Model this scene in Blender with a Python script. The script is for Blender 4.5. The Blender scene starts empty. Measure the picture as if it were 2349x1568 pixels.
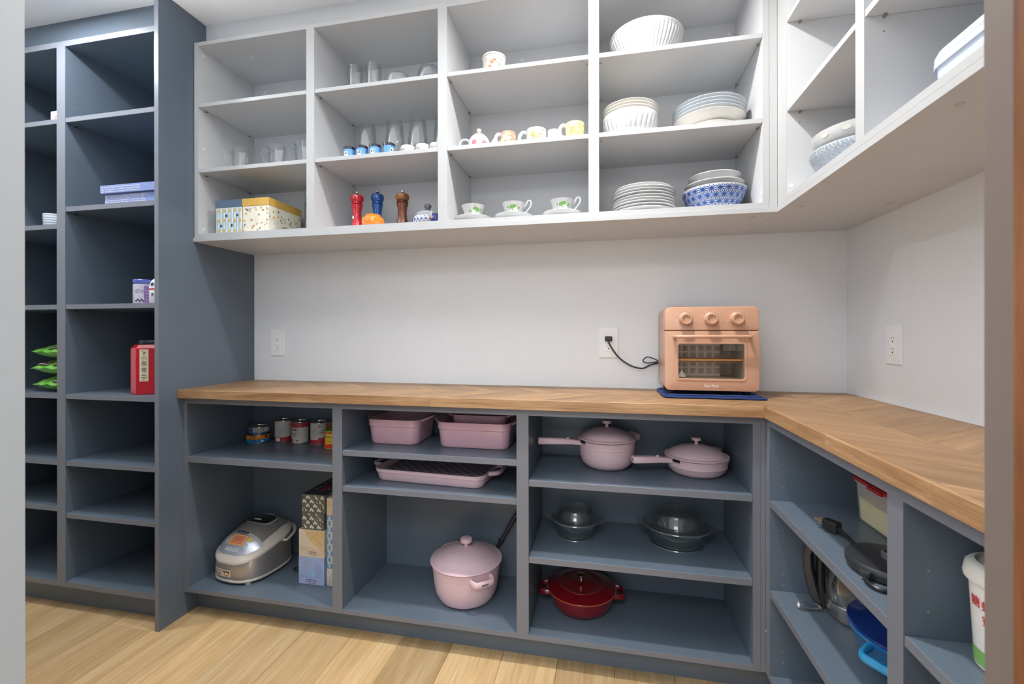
import bpy, math, random
from mathutils import Vector, Matrix
random.seed(7)
S = bpy.context.scene
COL = S.collection
PI = math.pi

# ------------------------------------------------------------------ camera, world, lights, exposure
cam_d = bpy.data.cameras.new('camera'); cam = bpy.data.objects.new('camera', cam_d); COL.objects.link(cam)
cam_d.sensor_fit = 'HORIZONTAL'; cam_d.sensor_width = 36.0
FPX = 1022.55
cam_d.lens = FPX / 2349 * 36.0
cam_d.shift_y = -(784 - 765.60) / 2349
cam_d.clip_start = 0.02; cam_d.clip_end = 50
CAM = Vector((1.6631, -1.8681, 1.1343))
yaw = math.radians(-11.66)
cam.matrix_world = Matrix.Translation(CAM) @ Matrix.Rotation(-yaw, 4, 'Z') @ Matrix.Rotation(PI / 2, 4, 'X') @ Matrix.Rotation(-0.0011, 4, 'Z')
cam_d.dof.use_dof = True; cam_d.dof.focus_distance = 1.9; cam_d.dof.aperture_fstop = 7.0
S.camera = cam

W = bpy.data.worlds.new('world'); S.world = W; W.use_nodes = True
W.node_tree.nodes['Background'].inputs[0].default_value = (0.93, 0.97, 1.0, 1)
W.node_tree.nodes['Background'].inputs[1].default_value = 1.0

def area(name, loc, size, power, color=(1, 1, 1), shape='DISK', rot=(0, 0, 0), sy=None, spread=PI):
    d = bpy.data.lights.new(name, 'AREA'); d.shape = shape; d.size = size
    if sy: d.size_y = sy
    d.energy = power; d.color = color; d.spread = spread
    o = bpy.data.objects.new(name, d); COL.objects.link(o); o.location = loc; o.rotation_euler = rot
    return o
ZC = 2.4494
area('ceiling_lamp_light', (1.68, -0.71, ZC - 0.012), 0.085, 11.6, (1.0, 0.985, 0.96), spread=2.75)
area('ceiling_lamp_light', (-0.40, -0.72, ZC - 0.012), 0.085, 7.6, (0.93, 0.97, 1.0))
# unseen fill light added in the hallway behind the camera
area('hallway_fill_light', (1.5, -3.0, 2.38), 0.9, 20, (0.97, 0.98, 1.0), 'SQUARE')

# unseen upward spots, added so the pantry ceiling throws back soft fill
def bounce(loc, to, power, angle):
    d = bpy.data.lights.new('added_fill_spot', 'SPOT'); d.energy = power; d.spot_size = math.radians(angle); d.spot_blend = 0.8; d.shadow_soft_size = 0.06
    d.color = (0.97, 0.985, 1.0)
    o = bpy.data.objects.new('added_fill_spot', d); COL.objects.link(o); o.location = loc
    o.rotation_euler = (Vector(to) - Vector(loc)).to_track_quat('-Z', 'Y').to_euler()
bounce((1.25, -1.36, 1.45), (1.15, -1.30, 2.45), 122, 92)
bounce((0.05, -1.36, 1.45), (0.15, -1.30, 2.45), 92, 92)

S.view_settings.view_transform = 'Standard'; S.view_settings.look = 'None'
S.view_settings.gamma = 1.0; S.view_settings.use_curve_mapping = False
S.view_settings.exposure = 0.74
S.render.film_transparent = False
S.cycles.transparent_max_bounces = 40; S.cycles.max_bounces = 14

# ------------------------------------------------------------------ materials
def lin(c):
    return tuple((v / 255 / 12.92 if v / 255 <= 0.04045 else ((v / 255 + 0.055) / 1.055) ** 2.4) for v in c)
_m = {}
def mat(name, rgb, rough=0.5, metal=0.0, var=0.04, scale=30, bump=0.0, coat=0.0, spec=0.5, alpha=None, emit=None, sub=0.0):
    if name in _m: return _m[name]
    m = bpy.data.materials.new(name); m.use_nodes = True
    nt = m.node_tree; b = nt.nodes['Principled BSDF']; L = nt.links
    c = lin(rgb)
    tc = nt.nodes.new('ShaderNodeTexCoord'); nz = nt.nodes.new('ShaderNodeTexNoise')
    nz.inputs['Scale'].default_value = scale; nz.inputs['Detail'].default_value = 5
    L.new(tc.outputs['Object'], nz.inputs['Vector'])
    rp = nt.nodes.new('ShaderNodeValToRGB')
    rp.color_ramp.elements[0].position = 0.3; rp.color_ramp.elements[1].position = 0.7
    rp.color_ramp.elements[0].color = (*[x * (1 - var) for x in c], 1)
    rp.color_ramp.elements[1].color = (*[min(1, x * (1 + var)) for x in c], 1)
    L.new(nz.outputs['Fac'], rp.inputs['Fac']); L.new(rp.outputs['Color'], b.inputs['Base Color'])
    b.inputs['Roughness'].default_value = rough; b.inputs['Metallic'].default_value = metal
    b.inputs['Coat Weight'].default_value = coat; b.inputs['Coat Roughness'].default_value = 0.08
    b.inputs['Specular IOR Level'].default_value = spec
    if alpha is not None: b.inputs['Alpha'].default_value = alpha
    if sub: b.inputs['Subsurface Weight'].default_value = sub; b.inputs['Subsurface Scale'].default_value = 0.01
    if emit:
        b.inputs['Emission Color'].default_value = (*lin(rgb), 1); b.inputs['Emission Strength'].default_value = emit
    if bump:
        bp = nt.nodes.new('ShaderNodeBump'); bp.inputs['Strength'].default_value = bump; bp.inputs['Distance'].default_value = 0.002
        n2 = nt.nodes.new('ShaderNodeTexNoise'); n2.inputs['Scale'].default_value = scale * 12; n2.inputs['Detail'].default_value = 3
        L.new(tc.outputs['Object'], n2.inputs['Vector'])
        L.new(n2.outputs['Fac'], bp.inputs['Height']); L.new(bp.outputs['Normal'], b.inputs['Normal'])
    _m[name] = m; return m

def wood(name, cols, sc=(1.6, 26, 26), rough=0.45, tint=0.14, pore=0.25):
    if name in _m: return _m[name]
    m = bpy.data.materials.new(name); m.use_nodes = True
    nt = m.node_tree; b = nt.nodes['Principled BSDF']; L = nt.links; N = nt.nodes.new
    tc = N('ShaderNodeTexCoord'); oi = N('ShaderNodeObjectInfo')
    off = N('ShaderNodeVectorMath'); off.operation = 'MULTIPLY_ADD'
    cv = N('ShaderNodeCombineXYZ')
    for i in range(3): L.new(oi.outputs['Random'], cv.inputs[i])
    L.new(cv.outputs[0], off.inputs[0]); off.inputs[1].default_value = (17, 9, 5); L.new(tc.outputs['Object'], off.inputs[2])
    mp = N('ShaderNodeMapping'); mp.inputs['Scale'].default_value = sc; L.new(off.outputs[0], mp.inputs['Vector'])
    n1 = N('ShaderNodeTexNoise'); n1.inputs['Scale'].default_value = 1.0; n1.inputs['Detail'].default_value = 7; n1.inputs['Distortion'].default_value = 0.9
    L.new(mp.outputs[0], n1.inputs['Vector'])
    rp = N('ShaderNodeValToRGB'); e = rp.color_ramp.elements
    e[0].position = 0.28; e[0].color = (*lin(cols[0]), 1); e[1].position = 0.72; e[1].color = (*lin(cols[2]), 1)
    x = e.new(0.5); x.color = (*lin(cols[1]), 1)
    L.new(n1.outputs['Fac'], rp.inputs['Fac'])
    mp2 = N('ShaderNodeMapping'); mp2.inputs['Scale'].default_value = (sc[0] * 4, sc[1] * 9, sc[2] * 9); L.new(off.outputs[0], mp2.inputs['Vector'])
    n2 = N('ShaderNodeTexNoise'); n2.inputs['Scale'].default_value = 1.0; n2.inputs['Detail'].default_value = 3; L.new(mp2.outputs[0], n2.inputs['Vector'])
    r2 = N('ShaderNodeMapRange'); r2.inputs[1].default_value = 0.3; r2.inputs[2].default_value = 0.6; r2.inputs[3].default_value = 1 - pore; r2.inputs[4].default_value = 1.04
    L.new(n2.outputs['Fac'], r2.inputs[0])
    r3 = N('ShaderNodeMapRange'); r3.inputs[3].default_value = 1 - tint; r3.inputs[4].default_value = 1 + tint * 0.6; L.new(oi.outputs['Random'], r3.inputs[0])
    mu = N('ShaderNodeMath'); mu.operation = 'MULTIPLY'; L.new(r2.outputs[0], mu.inputs[0]); L.new(r3.outputs[0], mu.inputs[1])
    vm = N('ShaderNodeVectorMath'); vm.operation = 'SCALE'; L.new(rp.outputs['Color'], vm.inputs[0]); L.new(mu.outputs[0], vm.inputs['Scale'])
    L.new(vm.outputs[0], b.inputs['Base Color']); b.inputs['Roughness'].default_value = rough
    bp = N('ShaderNodeBump'); bp.inputs['Strength'].default_value = 0.08; bp.inputs['Distance'].default_value = 0.001
    L.new(n2.outputs['Fac'], bp.inputs['Height']); L.new(bp.outputs['Normal'], b.inputs['Normal'])
    _m[name] = m; return m

def glass(name, tint=(0.96, 0.975, 0.97), refl=1.0, body=0.0):
    if name in _m: return _m[name]
    m = bpy.data.materials.new(name); m.use_nodes = True; nt = m.node_tree; N = nt.nodes.new; L = nt.links
    nt.nodes.remove(nt.nodes['Principled BSDF']); out = [n for n in nt.nodes if n.type == 'OUTPUT_MATERIAL'][0]
    tr = N('ShaderNodeBsdfTransparent'); gl = N('ShaderNodeBsdfGlossy'); gl.inputs['Roughness'].default_value = 0.03
    lw = N('ShaderNodeLayerWeight'); lw.inputs['Blend'].default_value = 0.32
    rt = N('ShaderNodeValToRGB'); e = rt.color_ramp.elements
    e[0].position = 0.0; e[0].color = (*tint, 1); e[1].position = 1.0; e[1].color = (tint[0] * 0.93, tint[1] * 0.95, tint[2] * 0.95, 1)
    L.new(lw.outputs['Facing'], rt.inputs['Fac']); L.new(rt.outputs['Color'], tr.inputs['Color'])
    mr = N('ShaderNodeMapRange'); mr.inputs[3].default_value = 0.012 * refl; mr.inputs[4].default_value = 0.42 * refl
    L.new(lw.outputs['Fresnel'], mr.inputs[0])
    mx = N('ShaderNodeMixShader'); L.new(mr.outputs[0], mx.inputs['Fac']); L.new(tr.outputs[0], mx.inputs[1]); L.new(gl.outputs[0], mx.inputs[2])
    last = mx.outputs[0]
    if body:
        df = N('ShaderNodeBsdfDiffuse'); df.inputs['Color'].default_value = (0.8, 0.85, 0.88, 1)
        m2 = N('ShaderNodeMixShader'); m2.inputs['Fac'].default_value = body; L.new(last, m2.inputs[1]); L.new(df.outputs[0], m2.inputs[2]); last = m2.outputs[0]
    L.new(last, out.inputs['Surface'])
    _m[name] = m; return m

BLUE = mat('slate_blue_melamine', (96, 108, 121), 0.34, var=0.03, scale=9, bump=0.02)
BLUEE = mat('slate_blue_edge', (116, 119, 128), 0.36, var=0.02, scale=9)
GREY = mat('pale_grey_melamine', (202, 203, 205), 0.38, var=0.015, scale=8, bump=0.02)
GREYE = mat('pale_grey_edge', (178, 179, 180), 0.4, var=0.01, scale=8)
GREYU = mat('warm_grey_underside', (208, 211, 215), 0.45, var=0.02, scale=12)
WALL = mat('wall_paint', (230, 233, 237), 0.7, var=0.012, scale=6, bump=0.05)
CEIL = mat('ceiling_paint', (242, 243, 244), 0.8, var=0.01, scale=6, bump=0.05)
CAP = mat('screw_cap_white', (225, 226, 226), 0.4)
HOLE = mat('raw_board_hole', (150, 140, 122), 0.8)
NICKEL = mat('nickel', (170, 160, 148), 0.25, 1.0)
CHROME = mat('chrome', (215, 215, 215), 0.12, 1.0)
OAK = wood('counter_oak', [(136, 101, 68), (158, 122, 84), (175, 139, 101)], (3.0, 34, 34), 0.42, 0.2, 0.22)
OAKE = wood('counter_edge_oak', [(144, 105, 71), (169, 130, 91), (186, 149, 110)], (3.5, 40, 40), 0.45, 0.1, 0.28)
FLOOR = wood('floor_oak', [(190, 153, 106), (207, 173, 126), (218, 188, 144)], (1.5, 16, 16), 0.42, 0.24, 0.16)
WHITE = mat('white_porcelain', (197, 197, 198), 0.18, coat=0.4, var=0.01)
CREAM = mat('cream_porcelain', (210, 206, 198), 0.22, coat=0.4, var=0.01)
PALEBLUE = mat('pale_blue_porcelain', (190, 196, 202), 0.2, coat=0.4, var=0.01)
PINK = mat('mauve_pink_enamel', (220, 190, 198), 0.42, var=0.02)
PINKG = mat('glossy_pink_stoneware', (214, 170, 182), 0.16, coat=0.6, var=0.02)
BLACK = mat('black_plastic', (30, 31, 34), 0.35)
DARK = mat('dark_interior', (44, 42, 40), 0.4)
PEACH = mat('peach_enamel', (192, 148, 122), 0.32, var=0.01, coat=0.2)
GLASS = glass('clear_glass', (0.994, 0.997, 0.997), 1.0, 0.006)
GLASS2 = glass('greenish_bakeware_glass', (0.992, 0.998, 0.997), 1.3, 0.010)
INK = mat('printed_ink', (52, 50, 50), 0.6)
PALE = mat('pale_print', (240, 238, 232), 0.5)

# ------------------------------------------------------------------ geometry helpers
class G:
    def __init__(s): s.v = []; s.f = []
    def add(s, vs, fs):
        o = len(s.v); s.v += [tuple(x) for x in vs]; s.f += [tuple(i + o for i in f) for f in fs]; return s
    def box(s, x0, x1, y0, y1, z0, z1):
        return s.add([(x0, y0, z0), (x1, y0, z0), (x1, y1, z0), (x0, y1, z0), (x0, y0, z1), (x1, y0, z1), (x1, y1, z1), (x0, y1, z1)],
                     [(0, 3, 2, 1), (4, 5, 6, 7), (0, 1, 5, 4), (1, 2, 6, 5), (2, 3, 7, 6), (3, 0, 4, 7)])
    def prism(s, poly, z0, z1):
        n = len(poly)
        return s.add([(x, y, z0) for x, y in poly] + [(x, y, z1) for x, y in poly],
                     [tuple(range(n))[::-1], tuple(range(n, 2 * n))] + [(i, (i + 1) % n, n + (i + 1) % n, n + i) for i in range(n)])
    def lathe(s, prof, seg=36, cx=0, cy=0, fl=None, sx=1, sy=1):
        vs = []; fs = []; n = len(prof)
        for i in range(seg):
            a = 2 * PI * i / seg
            for j, (r, z) in enumerate(prof):
                k = fl(a, j / (n - 1), z) if fl else 1
                vs.append((cx + r * k * math.cos(a) * sx, cy + r * k * math.sin(a) * sy, z))
        for i in range(seg):
            i2 = (i + 1) % seg
            for j in range(n - 1): fs.append((i * n + j, i2 * n + j, i2 * n + j + 1, i * n + j + 1))
        if prof[0][0] > 1e-6: fs.append(tuple(i * n for i in range(seg))[::-1])
        if prof[-1][0] > 1e-6 and prof[-1] != prof[0]: fs.append(tuple(i * n + n - 1 for i in range(seg)))
        return s.add(vs, fs)
    def tube(s, pts, r, seg=8, closed=False, flat=1.0):
        P = [Vector(p) for p in pts]; n = len(P); rs = r if isinstance(r, (list, tuple)) else [r] * n
        vs = []; fs = []; prev = None
        for i in range(n):
            t = (P[(i + 1) % n] - P[i - 1]) if closed else (P[min(i + 1, n - 1)] - P[max(i - 1, 0)])
            t.normalize()
            if prev is None:
                u = t.cross(Vector((0, 0, 1)));
                if u.length < 1e-3: u = t.cross(Vector((0, 1, 0)))
            else: u = prev - t * prev.dot(t)
            u.normalize(); prev = u; w = t.cross(u)
            for k in range(seg):
                a = 2 * PI * k / seg; vs.append(P[i] + (u * math.cos(a) + w * math.sin(a) * flat) * rs[i])
        m = n if closed else n - 1
        for i in range(m):
            j = (i + 1) % n
            for k in range(seg): fs.append((i * seg + k, i * seg + (k + 1) % seg, j * seg + (k + 1) % seg, j * seg + k))
        if not closed: fs.append(tuple(range(seg))[::-1]); fs.append(tuple((n - 1) * seg + k for k in range(seg)))
        return s.add(vs, fs)
    def rings(s, R, cap0=True, cap1=True):
        n = len(R[0]); vs = [p for r in R for p in r]; fs = []
        for i in range(len(R) - 1):
            for k in range(n): fs.append((i * n + k, i * n + (k + 1) % n, (i + 1) * n + (k + 1) % n, (i + 1) * n + k))
        if cap0: fs.append(tuple(range(n))[::-1])
        if cap1: fs.append(tuple((len(R) - 1) * n + k for k in range(n)))
        return s.add(vs, fs)
    def disc(s, c, nrm, r, th=0.0008, seg=14):
        c = Vector(c); nrm = Vector(nrm); u = nrm.orthogonal().normalized(); w = nrm.cross(u)
        a = [c + (u * math.cos(2 * PI * k / seg) + w * math.sin(2 * PI * k / seg)) * r for k in range(seg)]
        return s.rings([a, [p + nrm * th for p in a]])
    def xf(s, M):
        s.v = [tuple(M @ Vector(p)) for p in s.v]; return s

def smooth_pts(p, n=6, closed=False):
    P = [Vector(x) for x in p]; out = []; m = len(P)
    for i in range(m if closed else m - 1):
        a, b, c, d = (P[(i - 1) % m] if closed or i else P[0]), P[i], P[(i + 1) % m], (P[(i + 2) % m] if closed or i + 2 < m else P[-1])
        for k in range(n):
            t = k / n
            out.append(0.5 * ((2 * b) + (c - a) * t + (2 * a - 5 * b + 4 * c - d) * t * t + (3 * b - a - 3 * c + d) * t ** 3))
    if not closed: out.append(P[-1])
    return out

def obj(name, g, m, parent=None, smooth=False, bev=0.0, seg=2, loc=None, rot=None, mats=None, kind=None):
    me = bpy.data.meshes.new(name); me.from_pydata(g.v, [], g.f); me.update()
    me.materials.append(m)
    o = bpy.data.objects.new(name, me); COL.objects.link(o)
    if parent: o.parent = parent
    if loc is not None: o.location = loc
    if rot is not None: o.rotation_euler = rot
    if smooth:
        me.polygons.foreach_set('use_smooth', [True] * len(me.polygons))
        try: me.set_sharp_from_angle(angle=math.radians(38))
        except Exception: pass
    if bev:
        b = o.modifiers.new('bevel', 'BEVEL'); b.width = bev; b.segments = seg; b.limit_method = 'ANGLE'
    if kind: o['kind'] = kind
    return o

def thing(name, label, cat, loc=(0, 0, 0), rz=0, group=None):
    o = bpy.data.objects.new(name, None); COL.objects.link(o); o.empty_display_size = 0.05
    o.location = loc; o.rotation_euler = (0, 0, rz); o['label'] = label; o['category'] = cat
    if group: o['group'] = group
    return o
def tag(o, label, cat, group=None):
    o['label'] = label; o['category'] = cat
    if group: o['group'] = group
    return o
def struct(name, g, m, label, cat, bev=0, **k):
    o = obj(name, g, m, bev=bev, **k); o['kind'] = 'structure'; return tag(o, label, cat)
def dup(root, loc, rz, label, group=None):
    r = root.copy(); COL.objects.link(r); r.location = loc; r.rotation_euler = (0, 0, rz); r['label'] = label
    if group: r['group'] = group
    for ch in list(root.children):
        c = ch.copy(); COL.objects.link(c); c.parent = r
        for g2 in ch.children:
            d = g2.copy(); COL.objects.link(d); d.parent = c
    return r

def text(name, s, size, m, parent, mapf=None, loc=(0, 0, 0), rot=(0, 0, 0), align='CENTER', depth=0.0002, stretch=1.0):
    """lettering as thin mesh; mapf(u,v,w)->(x,y,z) bends it on a surface"""
    c = bpy.data.curves.new('lettering', 'FONT'); c.body = s; c.size = size; c.align_x = align; c.align_y = 'CENTER'; c.extrude = depth; c.resolution_u = 2
    t = bpy.data.objects.new('lettering', c); COL.objects.link(t)
    bpy.context.view_layer.update()
    me = bpy.data.meshes.new_from_object(t.evaluated_get(bpy.context.evaluated_depsgraph_get()))
    bpy.data.objects.remove(t)
    o = bpy.data.objects.new(name, me); COL.objects.link(o); o.parent = parent
    me.materials.clear(); me.materials.append(m)
    for v in me.vertices:
        v.co.x *= stretch
        if mapf: v.co = Vector(mapf(v.co.x, v.co.y, v.co.z))
    o.location = loc; o.rotation_euler = rot
    return o

def cyl_map(R, z0, a0=-PI / 2, off=0.0004, dr=0.0):
    """u along circumference, v up, on a (tapered) cylinder, facing direction a0"""
    def f(u, v, w=0):
        r = (R(z0 + v) if callable(R) else R) + off + w
        a = a0 + u / (R(z0 + v) if callable(R) else R)
        return (r * math.cos(a), r * math.sin(a), z0 + v)
    return f
def prof_r(prof):
    pts = sorted(prof, key=lambda p: p[1])
    def R(z):
        if z <= pts[0][1]: return pts[0][0]
        for (r0, a), (r1, b) in zip(pts, pts[1:]):
            if a <= z <= b and b > a: return r0 + (r1 - r0) * (z - a) / (b - a)
        return pts[-1][0]
    return R
def decal(name, polys, mapf, m, parent):
    g = G()
    lv = parent.get('_prints', 0) + 1; parent['_prints'] = lv      # later prints lie a hair above earlier ones
    for i, p in enumerate(polys):
        V = [Vector(mapf(*q)) for q in p]; n = (V[1] - V[0]).cross(V[-1] - V[0])
        if n.length > 0: n.normalize()
        V = [v + n * ((i % 5) * .00003 + lv * .00006) for v in V]
        g.add(V, [tuple(range(len(p)))])
    return obj(name, g, m, parent, smooth=False)
def ell(u, v, a, b, t=0, n=8):
    c, s = math.cos(t), math.sin(t)
    return [(u + a * math.cos(2 * PI * k / n) * c - b * math.sin(2 * PI * k / n) * s, v + a * math.cos(2 * PI * k / n) * s + b * math.sin(2 * PI * k / n) * c) for k in range(n)]
def leaf(u, v, L, w, t):
    c, s = math.cos(t), math.sin(t)
    P = [(0, 0), (L * .3, w * .8), (L * .6, w), (L, 0), (L * .6, -w), (L * .3, -w * .8)]
    return [(u + x * c - y * s, v + x * s + y * c) for x, y in P]
def line(u0, v0, u1, v1, w):
    d = math.hypot(u1 - u0, v1 - v0) or 1; nx, ny = -(v1 - v0) / d * w / 2, (u1 - u0) / d * w / 2
    return [(u0 + nx, v0 + ny), (u0 - nx, v0 - ny), (u1 - nx, v1 - ny), (u1 + nx, v1 + ny)]
def flower(u, v, r, n=5, t0=0):
    return [ell(u + r * .55 * math.cos(t0 + 2 * PI * k / n), v + r * .55 * math.sin(t0 + 2 * PI * k / n), r * .45, r * .28, t0 + 2 * PI * k / n, 7) for k in range(n)]
def rect(u0, u1, v0, v1, n=1):
    return [[(u0 + (u1 - u0) * i / n, v0), (u0 + (u1 - u0) * (i + 1) / n, v0), (u0 + (u1 - u0) * (i + 1) / n, v1), (u0 + (u1 - u0) * i / n, v1)] for i in range(n)]
def rrect(w, d, r, n=4, cx=0, cy=0):
    P = []
    for (sx, sy, a0) in ((1, 1, 0), (-1, 1, PI / 2), (-1, -1, PI), (1, -1, 1.5 * PI)):
        for k in range(n + 1):
            a = a0 + PI / 2 * k / n; P.append((cx + sx * (w / 2 - r) + r * math.cos(a), cy + sy * (d / 2 - r) + r * math.sin(a)))
    return P

# ------------------------------------------------------------------ room shell
XR = 2.5441; YD = -1.45; XL = -1.06
struct('wall_back', G().box(XL - .1, XR + .1, 0, .1, 0, ZC), WALL, 'warm white back wall between counter and upper cubbies', 'wall')
struct('wall_right', G().box(XR, XR + .1, YD - .12, 0, 0, ZC), WALL, 'warm white right wall behind the right-hand counter run', 'wall')
struct('wall_left', G().box(XL - .1, XL, YD - .12, 0, 0, ZC), WALL, 'pantry left wall at the end of the tall shelving', 'wall')
struct('ceiling', G().box(XL - .1, XR + .1, YD - .12, .1, ZC, ZC + .08), CEIL, 'flat white pantry ceiling', 'ceiling')
# doorway wall the camera looks through
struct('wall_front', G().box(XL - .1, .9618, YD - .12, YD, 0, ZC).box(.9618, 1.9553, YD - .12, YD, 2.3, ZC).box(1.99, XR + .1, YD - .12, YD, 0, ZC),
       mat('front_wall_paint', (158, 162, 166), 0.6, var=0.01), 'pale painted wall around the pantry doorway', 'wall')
struct('trim_1', G().box(1.9553, 1.99, YD - .055, YD, 0, 2.3), mat('taupe_jamb_paint', (118, 106, 100), 0.5, var=0.03, scale=4), 'taupe door jamb at the right of the doorway', 'door jamb', 0.001)
struct('trim_2', G().box(1.884, 1.99, YD - .16, YD - .121, 0, 2.3), wood('brown_door_wood', [(96, 58, 34), (124, 76, 44), (140, 90, 54)], (20, 20, 2)), 'brown wooden door edge at the far right', 'door trim', 0.001)

# floor: substrate with individual planks
fl = thing('floor', 'light oak plank floor', 'floor'); fl['kind'] = 'structure'
obj('subfloor', G().box(XL - .1, XR + .1, -4.2, .0, -.03, -.006), mat('subfloor_dark', (120, 92, 60), 0.8), fl)
rnd = random.Random(3)
pw = .1925; k0 = -8
planks = {}
for k in range(k0, 12):
    xa = .3495 + pw * k; xb = xa + pw - .0012
    if xb < XL or xa > XR: continue
    y = -.25; y -= 0
    cuts = [-.28]
    if k == -3: cuts.append(-.478)
    elif k == 1: cuts += [-.9]
    else: cuts.append(-.45 - rnd.uniform(.25, .9))
    while cuts[-1] > -2.4: cuts.append(cuts[-1] - rnd.uniform(.8, 1.3))
    for a, b in zip(cuts, cuts[1:]):
        L_ = a - b - .0008; key = round(L_, 3)
        g = G().box(-L_ / 2, L_ / 2, -(xb - xa) / 2, (xb - xa) / 2, -.006, 0)
        obj('plank', g, FLOOR, fl, bev=0.0004, seg=1, loc=((xa + xb) / 2, (a + b) / 2, rnd.uniform(-.0002, 0)), rot=(0, 0, PI / 2))

# soffits closing the gap to the ceiling
struct('trim_4', G().box(-.0001, 2.20, -.2665, -.25, 2.341, ZC).box(2.2776, 2.294, -1.45, -.25, 2.341, ZC), GREY, 'pale grey filler board between upper cubbies and ceiling', 'filler')
struct('trim_5', G().box(XL, -.0195, -.4125, -.396, 2.3409, ZC), BLUE, 'slate blue filler board above the tall shelving', 'filler')

# downlights
for i, (x, y) in enumerate(((1.68, -.71), (-.40, -.72))):
    d = thing('recessed_light', ['round recessed ceiling light above the counter corner', 'round recessed ceiling light before the tall shelving'][i], 'ceiling light', (x, y, ZC), 0, 'recessed ceiling lights')
    obj('trim_ring', G().lathe([(.045, -.001), (.047, -.006), (.062, -.004), (.065, 0), (.045, 0)], 32), CAP, d, True)
    obj('lens', G().disc((0, 0, -.002), (0, 0, 1), .044, .001, 24), mat('lamp_lens', (255, 246, 232), 0.4, emit=6), d)

# ------------------------------------------------------------------ cabinets
def cabinet(label, group, origin, rz, Wd, D, H, shelves, m, me, tl=.018, tr=.018, tt=.016, tb=.016, holes=None, pins=True, caps=(), capside=(), name='open_shelf_cabinet'):
    """local frame: x along the run, y into the wall, z up"""
    c = thing(name, label, 'cabinet', origin, rz, group)
    obj('side_panel', G().box(0, tl, 0, D, 0, H), m, c, bev=.0006, seg=1)
    obj('side_panel', G().box(Wd - tr, Wd, 0, D, 0, H), m, c, bev=.0006, seg=1)
    obj('top_panel', G().box(tl, Wd - tr, .0005, D - .012, H - tt, H), m, c, bev=.0005, seg=1)
    obj('bottom_panel', G().box(tl, Wd - tr, .0005, D - .012, 0, tb), m, c, bev=.0005, seg=1)
    obj('back_panel', G().box(tl, Wd - tr, D - .012, D, 0, H), m, c)
    for (z0, z1) in shelves:
        s = obj('shelf', G().box(tl + .0008, Wd - tr - .0008, .002, D - .0125, z0, z1), m, c, bev=.0007, seg=1)
        obj('edge_band', G().box(tl + .0008, Wd - tr - .0008, .0008, .0022, z0 + .0006, z1 - .0006), me, s)
        if pins:
            for (px, sgn) in ((tl, 1), (Wd - tr, -1)):
                for py in (.035, D - .045):
                    obj('shelf_pin', G().tube([(px, py, z0 - .004), (px + sgn * .008, py, z0 - .004)], .003, 8), NICKEL, s)
    fe = G().box(0, tl, -.0008, 0, 0, H).box(Wd - tr, Wd, -.0008, 0, 0, H).box(tl, Wd - tr, -.0008, .0004, 0, tb).box(tl, Wd - tr, -.0008, .0004, H - tt, H)
    obj('front_edge_band', fe, me, c)
    if holes:
        g = G()
        for (zs) in holes:
            for (px, n) in ((tl, 1), (Wd - tr, -1)):
                for py in (.035, D - .045): g.disc((px, py, zs), (n, 0, 0), .0022, .0004, 8)
            if rz == 0: g.disc((Wd / 2, D - .012, zs), (0, -1, 0), .0022, .0004, 8)
        obj('peg_holes', g, HOLE, c, kind='stuff')
    for (p, n) in capside: obj('screw_cap', G().disc(p, n, .0068, .0008), CAP, c)
    return c

YU = -.3255; DU = .3135
def filt(lst, sh):
    return [z for z in lst if all(not (a - .012 < z < b + .012) for a, b in sh)]
# upper run, y-facing; cabinets sit on a continuous bottom board
ush = [(.2690, .2850), (.5390, .5545)]
UH = 2.340 - 1.533
uh = filt([.05 + .0325 * i for i in range(22) if i in (3, 6, 8, 11, 14, 15, 17)], ush)
uholes = [z - d for (z, _) in ush for d in (.034, .066)]
HU = mat('grey_peg_hole', (120, 116, 110), 0.7)
ups = [(.0026, .5435, .019, .0173, 'pale grey open upper cubby at the left holding glass mugs and keepsake boxes'),
       (.5435, 1.0841, .0170, .0153, 'pale grey open upper cubby holding pepper mills and wine glasses'),
       (1.0841, 1.6289, .0194, .0168, 'pale grey open upper cubby holding the floral teacups'),
       (1.6289, 2.1739, .0182, .0184, 'pale grey open upper cubby holding the white plates and bowls')]
for i, (a, b, tl, tr, lab) in enumerate(ups):
    cs = []
    w = b - a
    if i == 0: cs = [((tl, .0246, z), (1, 0, 0)) for z in (.764, .3768, .040)] + [((.179, .111, UH - .0155), (0, 0, -1)), ((.082, DU - .012, .750), (0, -1, 0))]
    if i == 2: cs = [((w / 2 - .03, DU - .012, .753), (0, -1, 0))]
    if i == 3: cs = [((w - .04, DU - .012, .750), (0, -1, 0)), ((w - tr, .012, .051), (-1, 0, 0))]
    c = cabinet(lab, 'upper cubbies on the back wall', (a, YU, 1.533), 0, w, DU, UH, ush, GREY, GREYE, tl, tr, .0155, .016, None, True, capside=cs)
    g = G()
    for z in uholes:
        for (px, n) in ((tl, 1), (w - tr, -1)):
            for py in (.035, DU - .045): g.disc((px, py, z), (n, 0, 0), .0016, .0003, 8)
    obj('peg_holes', g, HU, c, kind='stuff')
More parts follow.
